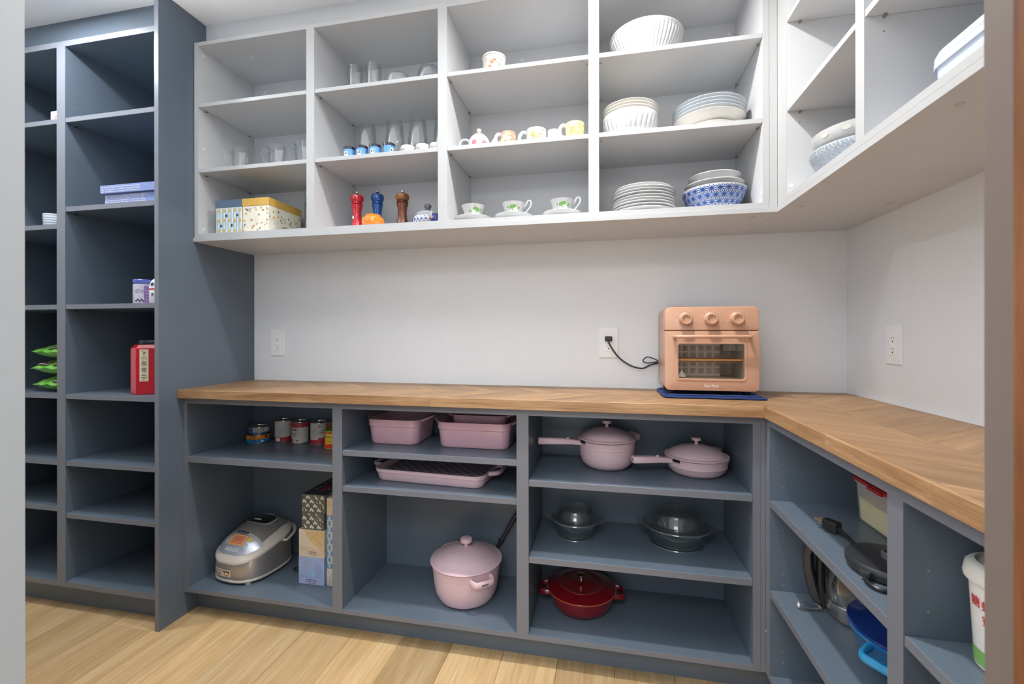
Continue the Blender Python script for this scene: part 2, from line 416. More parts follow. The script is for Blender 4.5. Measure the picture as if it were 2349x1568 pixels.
# right run, facing -x
XU = 2.1983
rs1 = [(.2625, .278), (.529, .545)]
for i, (ya, yb, tl, tr, lab) in enumerate(((.378, .786, .02, .015, 'pale grey open cubby round the corner holding stacked patterned bowls'), (.786, 1.44, .0186, .018, 'pale grey open cubby nearest the door jamb with a translucent tub'))):
    sh = rs1 if i == 0 else [(.2625, .278), (.529, .545)]
    cabinet(lab, 'upper cubbies on the right wall', (XU, -ya, 1.533), -PI / 2, yb - ya, XR - XU - .012, UH, sh, GREY, GREYE, tl, tr, .0155, .016,
            [.2295], True, capside=[((tl, .012, .0427), (1, 0, 0))] if i == 0 else ())
fb = thing('corner_filler', 'pale grey corner filler post between the two upper runs', 'filler', (2.1739, YU, 1.533))
obj('filler_board', G().box(.0008, XU - 2.1739, 0, .016, 0, UH), GREYE, fb, bev=.0006, seg=1)
obj('filler_board', G().box(XU - 2.1739, XU - 2.1739 + .016, -.0520, -.0005, 0, UH), GREYE, fb, bev=.0006, seg=1)
bb = thing('cabinet_bottom_board', 'warm grey board running under the back wall cubbies', 'board', (0, 0, 1.517))
obj('board', G().box(-.0, XU - .0004, -.3285, -.0005, 0, .0158), GREYU, bb, bev=.0006, seg=1)
obj('edge_band', G().box(-.0, XU, -.3297, -.3285, 0.0002, .0156), GREYE, bb)
for (x, y) in ((.0452, -.289), (.2938, -.2956), (.0409, -.044), (.291, -.0416), (.5757, -.2918), (.5739, -.0418), (1.0186, -.29), (1.0223, -.047), (1.543, -.2906), (1.5384, -.0484), (2.14, -.28)):
    obj('screw_cap', G().disc((x, y, 0), (0, 0, -1), .0062, .0008), mat('cap_warm', (200, 192, 184), .5), bb)
bb2 = thing('cabinet_bottom_board', 'warm grey board running under the right wall cubbies', 'board', (XU, 0, 1.517))
obj('board', G().box(.0004, XR - XU - .0005, -1.445, -.0005, 0, .0158), GREYU, bb2, bev=.0006, seg=1)
obj('edge_band', G().box(-.0008, .0004, -1.445, -.3297, 0.0002, .0156), GREYE, bb2)
for (x, y) in ((2.2459, -.3795), (2.486, -.36), (2.2446, -.9888)):
    obj('screw_cap', G().disc((x - XU, y, 0), (0, 0, -1), .0075, .0008), mat('cap_warm', (200, 192, 184), .5), bb2)

# tall shelving on the left
YT = -.444
DT = .43
TH = 2.3405 - .0965
tsh = [(.3795 - .0965, .399 - .0965), (.594 - .0965, .6145 - .0965), (.869 - .0965, .8895 - .0965), (1.238 - .0965, 1.2575 - .0965), (1.639 - .0965, 1.6595 - .0965), (2.0055 - .0965, 2.0255 - .0965)]
tsl = [(.403 - .0965, .4235 - .0965), tsh[1], tsh[2], tsh[3], (1.5715 - .0965, 1.5915 - .0965), tsh[5]]
th = lambda sh: filt([.13 + .0325 * i for i in range(60) if i % 7 in (0, 1, 2)], sh)
cabinet('tall slate blue open shelving column beside the end panel, with red tin', 'tall slate blue shelving', (-.5325, YT, .0965), 0, .513, DT, TH, tsh, BLUE, BLUEE, .0266, .0205, .0225, .0215, th(tsh))
cabinet('tall slate blue open shelving column at far left with green packets', 'tall slate blue shelving', (-1.05, YT, .0965), 0, .5175, DT, TH, tsl, BLUE, BLUEE, .018, .0175, .0225, .0215, th(tsl))
ep = tag(obj('end_panel', G().box(-.0193, 0, -.4754, -.0005, 0.0002, ZC - .0005), BLUE, bev=.0007, seg=1), 'full height slate blue end panel between tall shelving and counter', 'panel')
obj('edge_band', G().box(-.0189, -.0004, -.4762, -.4754, 0.001, ZC - .001), BLUEE, ep)
tag(obj('toe_kick', G().box(-1.05, -.0195, -.40, -.386, 0.0002, .096), BLUE), 'slate blue toe kick under the tall shelving', 'toe kick')
tag(obj('toe_kick', G().box(.0005, 2.21, -.3107, -.297, 0.0002, .0955).box(2.2077, 2.2214, -1.44, -.3108, 0.0002, .0955), BLUE), 'slate blue toe kick under the counter cabinets', 'toe kick')

# base cabinets
YLF = -.3727; DL = .360; BH = .8805 - .096
b_ = .096
bsh = [[(.6185, .643)], [(.5495, .570), (.6825, .7035)], [(.3555, .3765), (.6160, .637)]]
bs = [(.001, .6895, .016, .020, 'slate blue base cabinet at the left holding canned food and the rice cooker'),
      (.6895, 1.3905, .0198, .0205, 'slate blue base cabinet in the middle holding pink bakeware and large pot'),
      (1.3905, 2.1325, .021, .0205, 'slate blue base cabinet by the corner holding glass casseroles and red pot')]
for (a, b, tl, tr, lab), sh in zip(bs, bsh):
    sh = [(x - b_, y - b_) for x, y in sh]
    cabinet(lab, 'base cabinets on the back wall', (a, YLF, b_), 0, b - a, DL, BH, sh, BLUE, BLUEE, tl, tr, .024, .016, filt([.1315 + .0325 * i for i in range(19) if i % 6 in (1, 2, 3, 4)], sh))
XB = 2.148
for i, (ya, yb, tl, tr, lab) in enumerate(((.3875, .995, .0195, .022, 'slate blue base cabinet right of the corner holding kettle and blue pan'), (.995, 1.44, .0205, .018, 'slate blue base cabinet next to the door jamb holding a white tub'))):
    sh = [(.3475 - b_, .369 - b_), (.6160 - b_, .637 - b_)] if i == 0 else [(.6180 - b_, .6365 - b_)]
    cabinet(lab, 'base cabinets on the right wall', (XB, -ya, b_), -PI / 2, yb - ya, XR - XB - .012, BH, sh, BLUE, BLUEE, tl, tr, .024, .016, filt([.059, .092, .19, .2235, .2898, .3228, .42, .453, .550, .583, .65], sh))
ff = thing('corner_filler', 'slate blue corner filler post between the two base runs', 'filler', (2.1329, YLF, b_))
obj('filler_board', G().box(0, XB - 2.1329, 0, .014, 0, BH), BLUEE, ff, bev=.0005, seg=1)
obj('filler_board', G().box(XB - 2.1329, XB - 2.1329 + .012, -.0144, -.0003, 0, BH), BLUEE, ff, bev=.0005, seg=1)

# ------------------------------------------------------------------ countertop with chevron staves
ZT = .914; ct = thing('countertop', 'L-shaped oak countertop of chevron staves with a solid front edge', 'countertop', (0, 0, ZT))
ED = .011
obj('core_board', G().box(.0004, XB - .0124, -.3914, -.0005, -.0333, -.0052).box(XB - .0124, XR - .0005, -1.445, -.0005, -.0333, -.0052), OAKE, ct)
obj('edge_strip', G().box(-.534, .534, -ED / 2, ED / 2, -.0333, .0), OAKE, ct, bev=.0008, seg=1, loc=(.5345, -.4024 + ED / 2, 0))
obj('edge_strip', G().box(-.5335, .5335, -ED / 2, ED / 2, -.0333, .0), OAKE, ct, bev=.0008, seg=1, loc=(1.6022, -.4024 + ED / 2, 0))
for a, b in ((-.4026, -.63), (-.6302, -.775), (-.7752, -1.1), (-1.1002, -1.445)):
    L_ = abs(b - a)
    obj('edge_strip', G().box(-L_ / 2, L_ / 2, -ED / 2, ED / 2, -.0333, .0), OAKE, ct, bev=.0008, seg=1, loc=(2.1356 + ED / 2, (a + b) / 2, 0), rot=(0, 0, PI / 2))
def clip(poly, x0, x1, y0, y1):
    for ax, val, sg in ((0, x0, 1), (0, x1, -1), (1, y0, 1), (1, y1, -1)):
        out = []
        for i in range(len(poly)):
            p, q = poly[i], poly[(i + 1) % len(poly)]
            ip = (p[ax] - val) * sg >= 0; iq = (q[ax] - val) * sg >= 0
            if ip: out.append(p)
            if ip != iq:
                t = (val - p[ax]) / (q[ax] - p[ax]); out.append((p[0] + (q[0] - p[0]) * t, p[1] + (q[1] - p[1]) * t))
        poly = out
        if not poly: return []
    return poly
rs = random.Random(11)
def chevron(x0, x1, y0, y1, ang, alongx, pitch):
    """fill rectangle with parallel staves at angle ang"""
    dx, dy = math.cos(ang), math.sin(ang); nx, ny = -dy, dx
    cs = [x * nx + y * ny for x in (x0, x1) for y in (y0, y1)]
    t = min(cs) - .01
    while t < max(cs):
        w = pitch * rs.choice((.7, 1, 1, 1.4)); gap = .0003
        P = []
        for (s_, k) in ((-4, t), (4, t), (4, t + w - gap), (-4, t + w - gap)): P.append((dx * s_ + nx * k, dy * s_ + ny * k))
        Q = clip(P, x0, x1, y0, y1); t += w
        if len(Q) < 3: continue
        cx = sum(p[0] for p in Q) / len(Q); cy = sum(p[1] for p in Q) / len(Q)
        c, s = math.cos(-ang), math.sin(-ang)
        L_ = [((p[0] - cx) * c - (p[1] - cy) * s, (p[0] - cx) * s + (p[1] - cy) * c) for p in Q]
        ar = abs(sum(L_[i][0] * L_[(i + 1) % len(L_)][1] - L_[(i + 1) % len(L_)][0] * L_[i][1] for i in range(len(L_)))) / 2
        if ar < 2e-5: continue
        obj('stave', G().prism(L_, -.0052, -rs.uniform(0, .00018)), OAK, ct, loc=(cx, cy, 0), rot=(0, 0, ang))
A1 = math.radians(38)
X1 = 2.1356 + ED; XM = 2.3175
chevron(X1 + .0003, XM - .0003, -1.445, -.0006, -A1, False, .075)
chevron(XM + .0003, XR - .0006, -1.445, -.0006, A1, False, .075)
YM = -.2
chevron(.0006, X1 - .0003, -.4024 + ED + .0003, YM - .0003, A1 * 1.2, True, .08)
chevron(.0006, X1 - .0003, YM + .0003, -.0006, -A1 * 1.2, True, .08)

# ------------------------------------------------------------------ outlets
def outlet(loc, rz, label, plugged=False):
    t = thing('wall_outlet', label, 'outlet', loc, rz, 'white duplex wall outlets')
    P = mat('outlet_plastic', (240, 240, 240), .35, var=.01)
    obj('cover_plate', G().box(-.039, .039, -.005, 0, -.0615, .0615), P, t, bev=.003, seg=2)
    obj('socket_face', G().box(-.0165, .0165, -.0065, -.0045, -.0335, .0335), mat('outlet_face', (246, 246, 246), .35, var=.01), t, bev=.0008, seg=1)
    g = G()
    for z in (.017, -.017):
        g.box(-.0070, -.0056, -.0068, -.0064, z + .0005, z + .0075).box(-.0092, -.0070, -.0068, -.0064, z + .0033, z + .0047).box(.0056, .0070, -.0068, -.0064, z + .0005, z + .0065)
        g.disc((0, -.0064, z - .007), (0, -1, 0), .0026, .0004, 10)
    obj('slots', g, mat('slot_dark', (60, 55, 50), .6), t)
    g = G()
    for z in (.0485, -.0485): g.disc((0, -.005, z), (0, -1, 0), .0028, .0008, 10)
    obj('plate_screws', g, P, t)
    return t
outlet((.1325, 0, 1.0927), 0, 'white wall outlet at the left of the back wall')
outlet((1.681, 0, 1.098), 0, 'white wall outlet with a black plug beside the peach toaster oven')
outlet((XR, -.279, 1.1), -PI / 2, 'white wall outlet on the right-hand wall')

# ------------------------------------------------------------------ toaster oven on its towel
TW = mat('navy_terry', (44, 66, 122), .95, var=.25, scale=160, bump=.8)
tw = thing('folded_towel', 'folded navy blue towel under the toaster oven', 'towel', (2.03, -.15, ZT))
def cloth(name, w, d, z0, z1, wob, seed, cx=0, cy=0, par=None, r=.004):
    rr = random.Random(seed); P = rrect(w, d, .012, 5, cx, cy)
    # densify edges
    Q = []
    for i in range(len(P)):
        a, b = P[i], P[(i + 1) % len(P)]; n = max(1, int(math.hypot(b[0] - a[0], b[1] - a[1]) / .012))
        for k in range(n): Q.append((a[0] + (b[0] - a[0]) * k / n, a[1] + (b[1] - a[1]) * k / n))
    ph = [rr.uniform(0, 6) for _ in range(4)]
    def wv(i): t = i / len(Q) * 2 * PI; return wob * (math.sin(3 * t + ph[0]) + .6 * math.sin(7 * t + ph[1]) + .4 * math.sin(13 * t + ph[2]))
    R = []
    h = z1 - z0
    for (ins, z) in ((.004, 0), (0, .15), (-.0008, .5), (0, .85), (.004, 1.0), (.02, 1.0)):
        R.append([((x - cx) * (1 - ins / (w / 2)) + cx + wv(i), (y - cy) * (1 - ins / (d / 2)) + cy + wv(i + 9), z0 + h * z + (abs(wv(i)) * .15 if z > 0 else 0)) for i, (x, y) in enumerate(Q)])
    return obj(name, G().rings(R), TW, par, True)
cloth('lower_fold', .325, .228, .0003, .0062, .0022, 1, 0, 0, tw)
cloth('upper_fold', .308, .205, .0064, .0100, .0012, 2, -.004, .004, tw)
rr = random.Random(6)
def hem(y, x0, x1, z, r, amp):
    n = 34; return G().tube([(x0 + (x1 - x0) * i / n, y + amp * math.sin(i * .55) + rr.uniform(-.0006, .0006), z + amp * .35 * math.sin(i * .8 + 1)) for i in range(n + 1)], [r * rr.uniform(.92, 1.08) for _ in range(n + 1)], 10, flat=.9)
obj('front_hem', hem(-.1140, -.158, .158, .0052, .0046, .0016), TW, tw, True)
obj('front_hem', hem(-.1035, -.150, .146, .0108, .0040, .0014), TW, tw, True)
obj('side_hem', G().tube([(-.163 + .002 * math.sin(i * .9), -.11 + i * .0135, .0052 + .0006 * math.sin(i)) for i in range(16)], .0045, 10), TW, tw, True)

OX, OY, OZ = 2.0193, -.25, .925
ov = thing('toaster_oven', 'peach toaster oven with three knobs and glass door on the counter', 'toaster oven', (OX, OY, OZ))
w2 = .1500; B0 = .0155; T0 = .3013   # bottom / top above feet plane
Rr = [(x, z) for x, z in rrect(.3000, T0 - B0, .022, 5, 0, (T0 + B0) / 2)]
obj('housing', G().rings([[(x, .014, z) for x, z in Rr], [(x, .19, z) for x, z in Rr], [(x * .965, .208, (z - .15) * .965 + .15) for x, z in Rr]], False, True), PEACH, ov, True)
# front fascia (control panel) and door
def roundslab(name, w, z0, z1, y0, y1, rt, rb, m, par, e=.003):
    P = []
    for (sx, sz, a0, r) in ((1, 1, 0, rt), (-1, 1, PI / 2, rt), (-1, -1, PI, rb), (1, -1, 1.5 * PI, rb)):
        for k in range(7):
            a = a0 + PI / 2 * k / 6
            P.append((sx * (w / 2 - r) + r * math.cos(a), (z1 - r if sz > 0 else z0 + r) + r * math.sin(a)))
    cz = (z0 + z1) / 2
    def sh(k, y): return [(x - math.copysign(k, x) if abs(x) > k else x, y, z - math.copysign(k, z - cz)) for x, z in P]
    return obj(name, G().rings([sh(0, y1), sh(0, y0 + e), sh(e * .3, y0 + e * .3), sh(e, y0)]), m, par, True)
roundslab('control_panel', .3004, .2208, T0, 0, .0145, .020, .002, PEACH, ov)
# door: one frame around the window opening
wx0, wx1, wz0, wz1 = -.1065, .1060, .0555, .1755
dz0, dz1 = B0, .2185
DP = []
for (sx, sz, a0, r) in ((1, 1, 0, .002), (-1, 1, PI / 2, .002), (-1, -1, PI, .016), (1, -1, 1.5 * PI, .016)):
    for k in range(7):
        a = a0 + PI / 2 * k / 6; DP.append((sx * (.1502 - r) + r * math.cos(a), (dz1 - r if sz > 0 else dz0 + r) + r * math.sin(a)))
IP = rrect(wx1 - wx0, wz1 - wz0, .008, 6, (wx0 + wx1) / 2, (wz0 + wz1) / 2)
shr = lambda P, k, y: [(x - math.copysign(k, x), y, z - math.copysign(k, z - .117)) for x, z in P]
obj('door', G().rings([shr(DP, 0, .0145), shr(DP, 0, .0014), shr(DP, .0005, .0004), shr(DP, .0014, 0), [(x, 0, z) for x, z in IP], [(x, .008, z) for x, z in IP]], False, False), PEACH, ov, True)
# window surround: raised rounded frame
out_ = rrect(wx1 - wx0 + .014, wz1 - wz0 + .014, .013, 5, (wx0 + wx1) / 2, (wz0 + wz1) / 2)
inn = rrect(wx1 - wx0 - .002, wz1 - wz0 - .002, .007, 5, (wx0 + wx1) / 2, (wz0 + wz1) / 2)
obj('window_frame', G().rings([[(x, .001, z) for x, z in out_], [(x, -.0012, z) for x, z in out_], [(x * .985, -.0018, (z - .115) * .985 + .115) for x, z in out_], [(x, -.0005, z) for x, z in inn], [(x, .007, z) for x, z in inn]], False, False), PEACH, ov, True)
obj('cavity', G().add([(wx0 - .0, .012, wz0), (wx1, .012, wz0), (wx1, .012, wz1), (wx0, .012, wz1), (wx0, .17, wz0), (wx1, .17, wz0), (wx1, .17, wz1), (wx0, .17, wz1)],
                      [(0, 1, 5, 4), (1, 2, 6, 5), (2, 3, 7, 6), (3, 0, 4, 7), (4, 5, 6, 7)]), mat('oven_cavity_steel', (190, 180, 170), .4, .2), ov)
def pyramids(y=.160):
    g = G(); s = .0098
    for i in range(6):
        for j, z in enumerate((.156, .131, .099, .075)):
            cx = -.090 + i * .0268
            g.add([(cx - s, y, z - s), (cx + s, y, z - s), (cx + s, y, z + s), (cx - s, y, z + s), (cx, y - .008, z)], [(0, 1, 4), (1, 2, 4), (2, 3, 4), (3, 0, 4)])
    return g
obj('stamped_back_wall', pyramids(.115).box(-.106, .055, .115, .118, .056, .1745), mat('oven_steel', (226, 220, 212), .25, .35), ov)
g = G()
for i in range(9): g.box(.062, .104, .1, .1015, .150 + i * .0026, .1512 + i * .0026)
for i in range(13): g.tube([(-.104 + i * .0173, .02, .112), (-.104 + i * .0173, .11, .112)], .0008, 6)
g.tube([(-.105, .021, .112), (.105, .021, .112)], .0015, 6)
obj('wire_rack', g, CHROME, ov)
obj('tray', G().box(-.104, .104, .015, .11, .1165, .1225), mat('bamboo_tray', (196, 142, 84), .5), ov)
obj('door_glass', G().box(wx0 + .0004, wx1 - .0004, .007, .0095, wz0 + .0004, wz1 - .0004), glass('oven_door_glass', (.95, .93, .90), .8), ov)
hb = [(-.119, -.001, .199), (-.119, -.019, .1995), (-.116, -.026, .1995), (-.109, -.029, .1995), (.109, -.029, .1995), (.116, -.026, .1995), (.119, -.019, .1995), (.119, -.001, .199)]
obj('door_handle', G().tube(hb, .0058, 12), PEACH, ov, True)
for i, kx in enumerate((-.0825, -.0015, .0805)):
    kb = obj('knob', G().lathe([(0, 0), (.0222, 0), (.0222, .005), (.0196, .007), (.0196, .021), (.0178, .0235), (.0132, .0235), (.0125, .019), (0, .019)], 32).xf(Matrix.Translation((kx, 0, .2598)) @ Matrix.Rotation(PI / 2, 4, 'X')), PEACH, ov, True)
    obj('pointer', G().box(kx - .0005, kx + .0005, -.0195, -.0189, .2645, .2705), mat('pointer_brown', (140, 92, 66), .5), kb)
    words = [['BAKE', 'ROAST', 'TOAST', 'BROIL', 'FRY', 'WARM'], ['200', '250', '300', '350', '400', '450'], ['OFF', '10', '20', '30', '45', '60']][i]
    for k, a in enumerate((200, 155, 115, 65, 25, -20)):
        a = math.radians(a); rr_ = .034
        text('dial_print', words[k], .0036, PALE, ov, loc=(kx + rr_ * math.cos(a) * .94, -.0004, .2598 + rr_ * math.sin(a) * .78), rot=(PI / 2, 0, 0))
text('front_lettering', 'Our Place', .0115, PALE, ov, loc=(.001, -.0005, .0325), rot=(PI / 2, 0, 0))
g = G()
for i in range(24):
    z = .060 + i * .0078
    for y in ((.04, .055, .07, .085, .15, .165) if i > 20 else (.045, .155)):
        g.box(-.1503, -.1498, y, y + .005, z, z + .0016)
obj('side_vents', g, mat('vent_dark', (96, 72, 60), .6), ov, kind='stuff')
obj('top_button', G().prism(rrect(.028, .022, .005, 4, -.094, .06), T0 - .001, T0 + .0065), PEACH, ov, bev=.001)
tx, tz = -.0925, .0625
tri = [(tx - .0115, tz), (tx + .0115, tz), (tx, tz + .0195)]
decal('warning_triangle', [line(*tri[i], *tri[(i + 1) % 3], .0009) for i in range(3)] + [line(tx - .006, tz + .003, tx + .006, tz + .003, .0008)] + [line(tx + d, tz + .005, tx + d, tz + .0115, .0008) for d in (-.0025, 0, .0025)],
      lambda u, v: (u, .0066, v), PALE, ov)
for (x, y) in ((-.12, .035), (.12, .035), (-.12, .185), (.12, .185)):
    obj('foot', G().lathe([(.011, 0.0002), (.012, .004), (.013, .018)], 14, x, y), BLACK, ov, True)
# power cord with plug
cord = thing('power_cord', 'black power cord looping from wall outlet to the toaster oven', 'cord', (1.681, -.006, 1.115))
obj('plug', G().box(-.0145, .0145, -.020, -.0008, -.010, .0095), BLACK, cord, bev=.003)
cp = [(1.679, -.020, 1.112), (1.680, -.022, 1.104), (1.693, -.022, 1.078), (1.724, -.022, 1.037), (1.768, -.022, 1.0068), (1.812, -.022, .9966), (1.842, -.022, 1.010), (1.868, -.022, 1.0175), (1.885, -.022, 1.021), (1.868, -.026, 1.023), (1.832, -.026, 1.0185),
      (1.815, -.026, 1.027), (1.830, -.026, 1.042), (1.855, -.026, 1.036), (1.8715, -.028, 1.028), (1.895, -.032, 1.018)]
obj('cable', G().tube(smooth_pts([(x - 1.681, y + .006, z - 1.115) for x, y, z in cp], 6), .0032, 8, flat=.7), BLACK, cord, True)


# ================================================================== objects on the shelves
Z1, Z2, Z3 = 1.549, 1.818, 2.0875
ZB1, ZB2a, ZB2b, ZB3a, ZB3b, ZBOT = .643, .570, .7035, .3765, .637, .112
def curve_handle(pts, r, n=6): return G().tube(smooth_pts(pts, n), r, 8)

# ---- glass mugs (upper left, middle shelf)
def glass_mug(label, loc, rz):
    t = thing('glass_mug', label, 'mug', loc, rz, 'clear glass mugs')
    pr = [(0, .0005), (.026, .0005), (.0295, .004), (.0305, .04), (.032, .07), (.036, .103), (.0345, .1035), (.030, .07), (.0282, .04), (.027, .012), (0, .010)]
    obj('cup_body', G().lathe(pr, 40), GLASS, t, True)
    obj('handle', G().tube(smooth_pts([(-.030, 0, .014), (-.044, 0, .022), (-.060, 0, .055), (-.062, 0, .082), (-.052, 0, .096), (-.040, 0, .090), (-.031, 0, .080)], 6), .0055, 10, flat=.75), GLASS, t, True)
    obj('handle_knot', G().lathe([(0, -.009), (.007, -.006), (.009, 0), (.007, .006), (0, .009)], 12).xf(Matrix.Translation((-.036, 0, .085))), GLASS, t, True)
    return t
glass_mug('clear glass mug nearest the left cubby side on the middle shelf', (.147, -.243, Z2), math.radians(25))
glass_mug('clear glass mug in the middle of the row of three mugs', (.318, -.235, Z2), math.radians(10))
glass_mug('clear glass mug partly hidden by the cubby divider', (.447, -.24, Z2), math.radians(8))

# ---- keepsake boxes
def lidbox(name, label, x0, x1, y0, y1, z, h, lh, mb, ml):
    t = thing(name, label, 'box', ((x0 + x1) / 2, (y0 + y1) / 2, z)); w, d = (x1 - x0) / 2, (y1 - y0) / 2
    obj('box_body', G().box(-w + .002, w - .002, -d + .002, d - .002, .0002, h - .004), mb, t, bev=.0006, seg=1)
    obj('lid', G().box(-w, w, -d, d, h - lh, h), ml, t, bev=.0008, seg=1)
    return t, w, d
IV = mat('ivory_card', (232, 226, 208), .6, var=.01)
b1, w, d = lidbox('keepsake_box', 'striped keepsake box with slate blue lid in the lower left cubby', .0790, .2078, -.30, -.09, Z1, .141, .031, mat('pale_stripe_card', (222, 228, 226), .6), mat('slate_lid', (86, 106, 128), .5))
fr = lambda u, v: (u, -d + .0013, v)
PB = mat('stripe_blue', (150, 186, 198), .6)
decal('stripe_print', [rect(-w + .006 + i * .0132, -w + .0095 + i * .0132, .001, .108)[0] for i in range(9)] + [rect(-w + .0115 + i * .0132, -w + .0124 + i * .0132, .001, .108)[0] for i in range(9)], fr, PB, b1)
fr2 = lambda u, v: (u, -d + .0009, v)
decal('ochre_dots', [ell(-w + .014 + i * .0262, .014 + j * .042, .0052, .007) for i in range(5) for j in range(3)], fr2, mat('ochre_print', (226, 176, 84), .6), b1)
decal('navy_dots', [ell(-w + .027 + i * .0524 + (j % 2) * .0262, .035 + j * .041, .0052, .006) for i in range(2) for j in range(2)], fr2, mat('navy_print', (50, 62, 92), .6), b1)
b2, w, d = lidbox('keepsake_box', 'ivory botanical keepsake box with mustard lid in the lower left cubby', .2085, .3345, -.30, -.10, Z1, .141, .031, IV, mat('mustard_lid', (206, 164, 78), .5))
rr = random.Random(5)
def botanic(n, u0, u1, v0, v1):
    A, B, Cc, D = [], [], [], []
    for i in range(n):
        u, v, t = rr.uniform(u0, u1), rr.uniform(v0, v1), rr.uniform(0, 6.28)
        k = i % 4
        if k == 0: A.append(leaf(u, v, .013, .0035, t))
        elif k == 1: B.append(leaf(u, v, .010, .0025, t))
        elif k == 2: Cc.append(ell(u, v, .004, .0048, t))
        else:
            for q in range(6): D.append(line(u + .016 * math.cos(t + q * .35) - .012, v + .016 * math.sin(t + q * .35), u + .016 * math.cos(t + q * .35 + .35) - .012, v + .016 * math.sin(t + q * .35 + .35), .0006))
    cl = lambda L: [p for p in L if all(u0 - .004 < a < u1 + .004 and v0 - .002 < b < v1 + .002 for a, b in p)]
    return cl(A), cl(B), cl(Cc), cl(D)
for (nm, f) in (('front', lambda u, v: (u, -.1 + .0016, v)), ('side', lambda u, v: (.063 - .0016, u, v))):
    A, B, Cc, D = botanic(44 if nm == 'front' else 70, -.057 if nm == 'front' else -.093, .057 if nm == 'front' else .093, .004, .105)
    decal('leaf_print', A, f, mat('print_sage', (112, 126, 118), .6), b2); decal('leaf_print', B, f, mat('print_slate', (130, 144, 168), .6), b2)
    decal('dot_print', Cc, f, mat('print_ochre', (205, 160, 90), .6), b2); decal('vine_print', D, f, mat('print_taupe', (160, 150, 136), .6), b2)
# ---- tall lidded glass jar behind the divider
t = thing('glass_jar', 'tall clear glass jar with metal rim beside the mustard box', 'jar', (.385, -.10, Z1))
obj('jar_body', G().lathe([(0, .0003), (.027, .0003), (.029, .006), (.029, .16), (.0265, .175), (.0265, .19), (.0252, .19), (.0252, .175), (.0272, .16), (.0272, .01), (0, .008)], 32), GLASS, t, True)
obj('lid', G().lathe([(0, .1905), (.030, .1905), (.031, .195), (.031, .206), (.028, .211), (0, .212)], 32), mat('jar_lid', (196, 200, 192), .3, .5), t, True)
obj('contents', G().lathe([(0, .0085), (.0268, .0105), (.0268, .15), (0, .152)], 24), mat('jar_contents', (176, 166, 156), .7, var=.3, scale=90), t, True)

# ---- bay two, top shelf: tumblers and glass bowls
def tumbler(label, loc):
    t = thing('glass_tumbler', label, 'glass', loc, 0, 'clear tumblers on the top shelf')
    obj('bowl', G().lathe([(0, .0004), (.015, .0004), (.020, .006), (.028, .05), (.0305, .09), (.029, .128), (.0281, .128), (.0295, .09), (.027, .05), (.018, .010), (0, .008)], 40), GLASS, t, True)
    obj('base_disc', G().lathe([(0, .0003), (.0145, .0003), (.0145, .002), (0, .002)], 24), GLASS, t, True); return t
tumbler('clear glass tumbler at the left of the top shelf', (.675, -.222, Z3))
tumbler('clear glass tumbler next to the shallow glass dish on the top shelf', (.756, -.222, Z3))
t = thing('glass_dish', 'low oval clear glass dish on the top shelf between tumblers and bowl', 'dish', (.858, -.215, Z3))
obj('bowl', G().lathe([(0, .0004), (.022, .0004), (.040, .016), (.0495, .045), (.047, .070), (.036, .079), (.0352, .078), (.046, .069), (.048, .045), (.039, .019), (.02, .004), (0, .004)], 40, sx=1.04, sy=.9), GLASS, t, True)
obj('foot', G().lathe([(0, .0002), (.020, .0002), (.020, .002), (0, .002)], 24), GLASS, t, True)
t = thing('glass_bowl', 'rounded clear glass bowl beside the divider on the top shelf', 'bowl', (.995, -.222, Z3))
obj('bowl', G().lathe([(0, .0004), (.025, .0004), (.041, .018), (.048, .045), (.045, .07), (.034, .0885), (.0332, .0875), (.0436, .069), (.0465, .045), (.040, .020), (.02, .004), (0, .004)], 40), GLASS, t, True)
obj('foot', G().lathe([(0, .0002), (.022, .0002), (.022, .002), (0, .002)], 24), GLASS, t, True)
# ---- stemless wine glasses
wg = None
for i, (x, lab) in enumerate(((.686, 'stemless wine glass standing farthest left behind the blue jars'), (.812, 'stemless wine glass second from the left behind the blue jars'), (.914, 'stemless wine glass behind the cream ramekins'), (1.024, 'stemless wine glass half hidden by the cubby divider'))):
    t = thing('stemless_glass', lab, 'glass', (x, -.15, Z2), 0, 'stemless wine glasses')
    obj('bowl', G().lathe([(0, .0004), (.018, .0004), (.028, .010), (.037, .035), (.0405, .065), (.039, .11), (.0345, .16), (.0315, .197), (.0305, .197), (.0335, .16), (.038, .11), (.0395, .065), (.036, .036), (.026, .013), (0, .006)], 44), GLASS, t, True)
    obj('base_disc', G().lathe([(0, .0002), (.017, .0002), (.017, .002), (0, .002)], 24), GLASS, t, True)
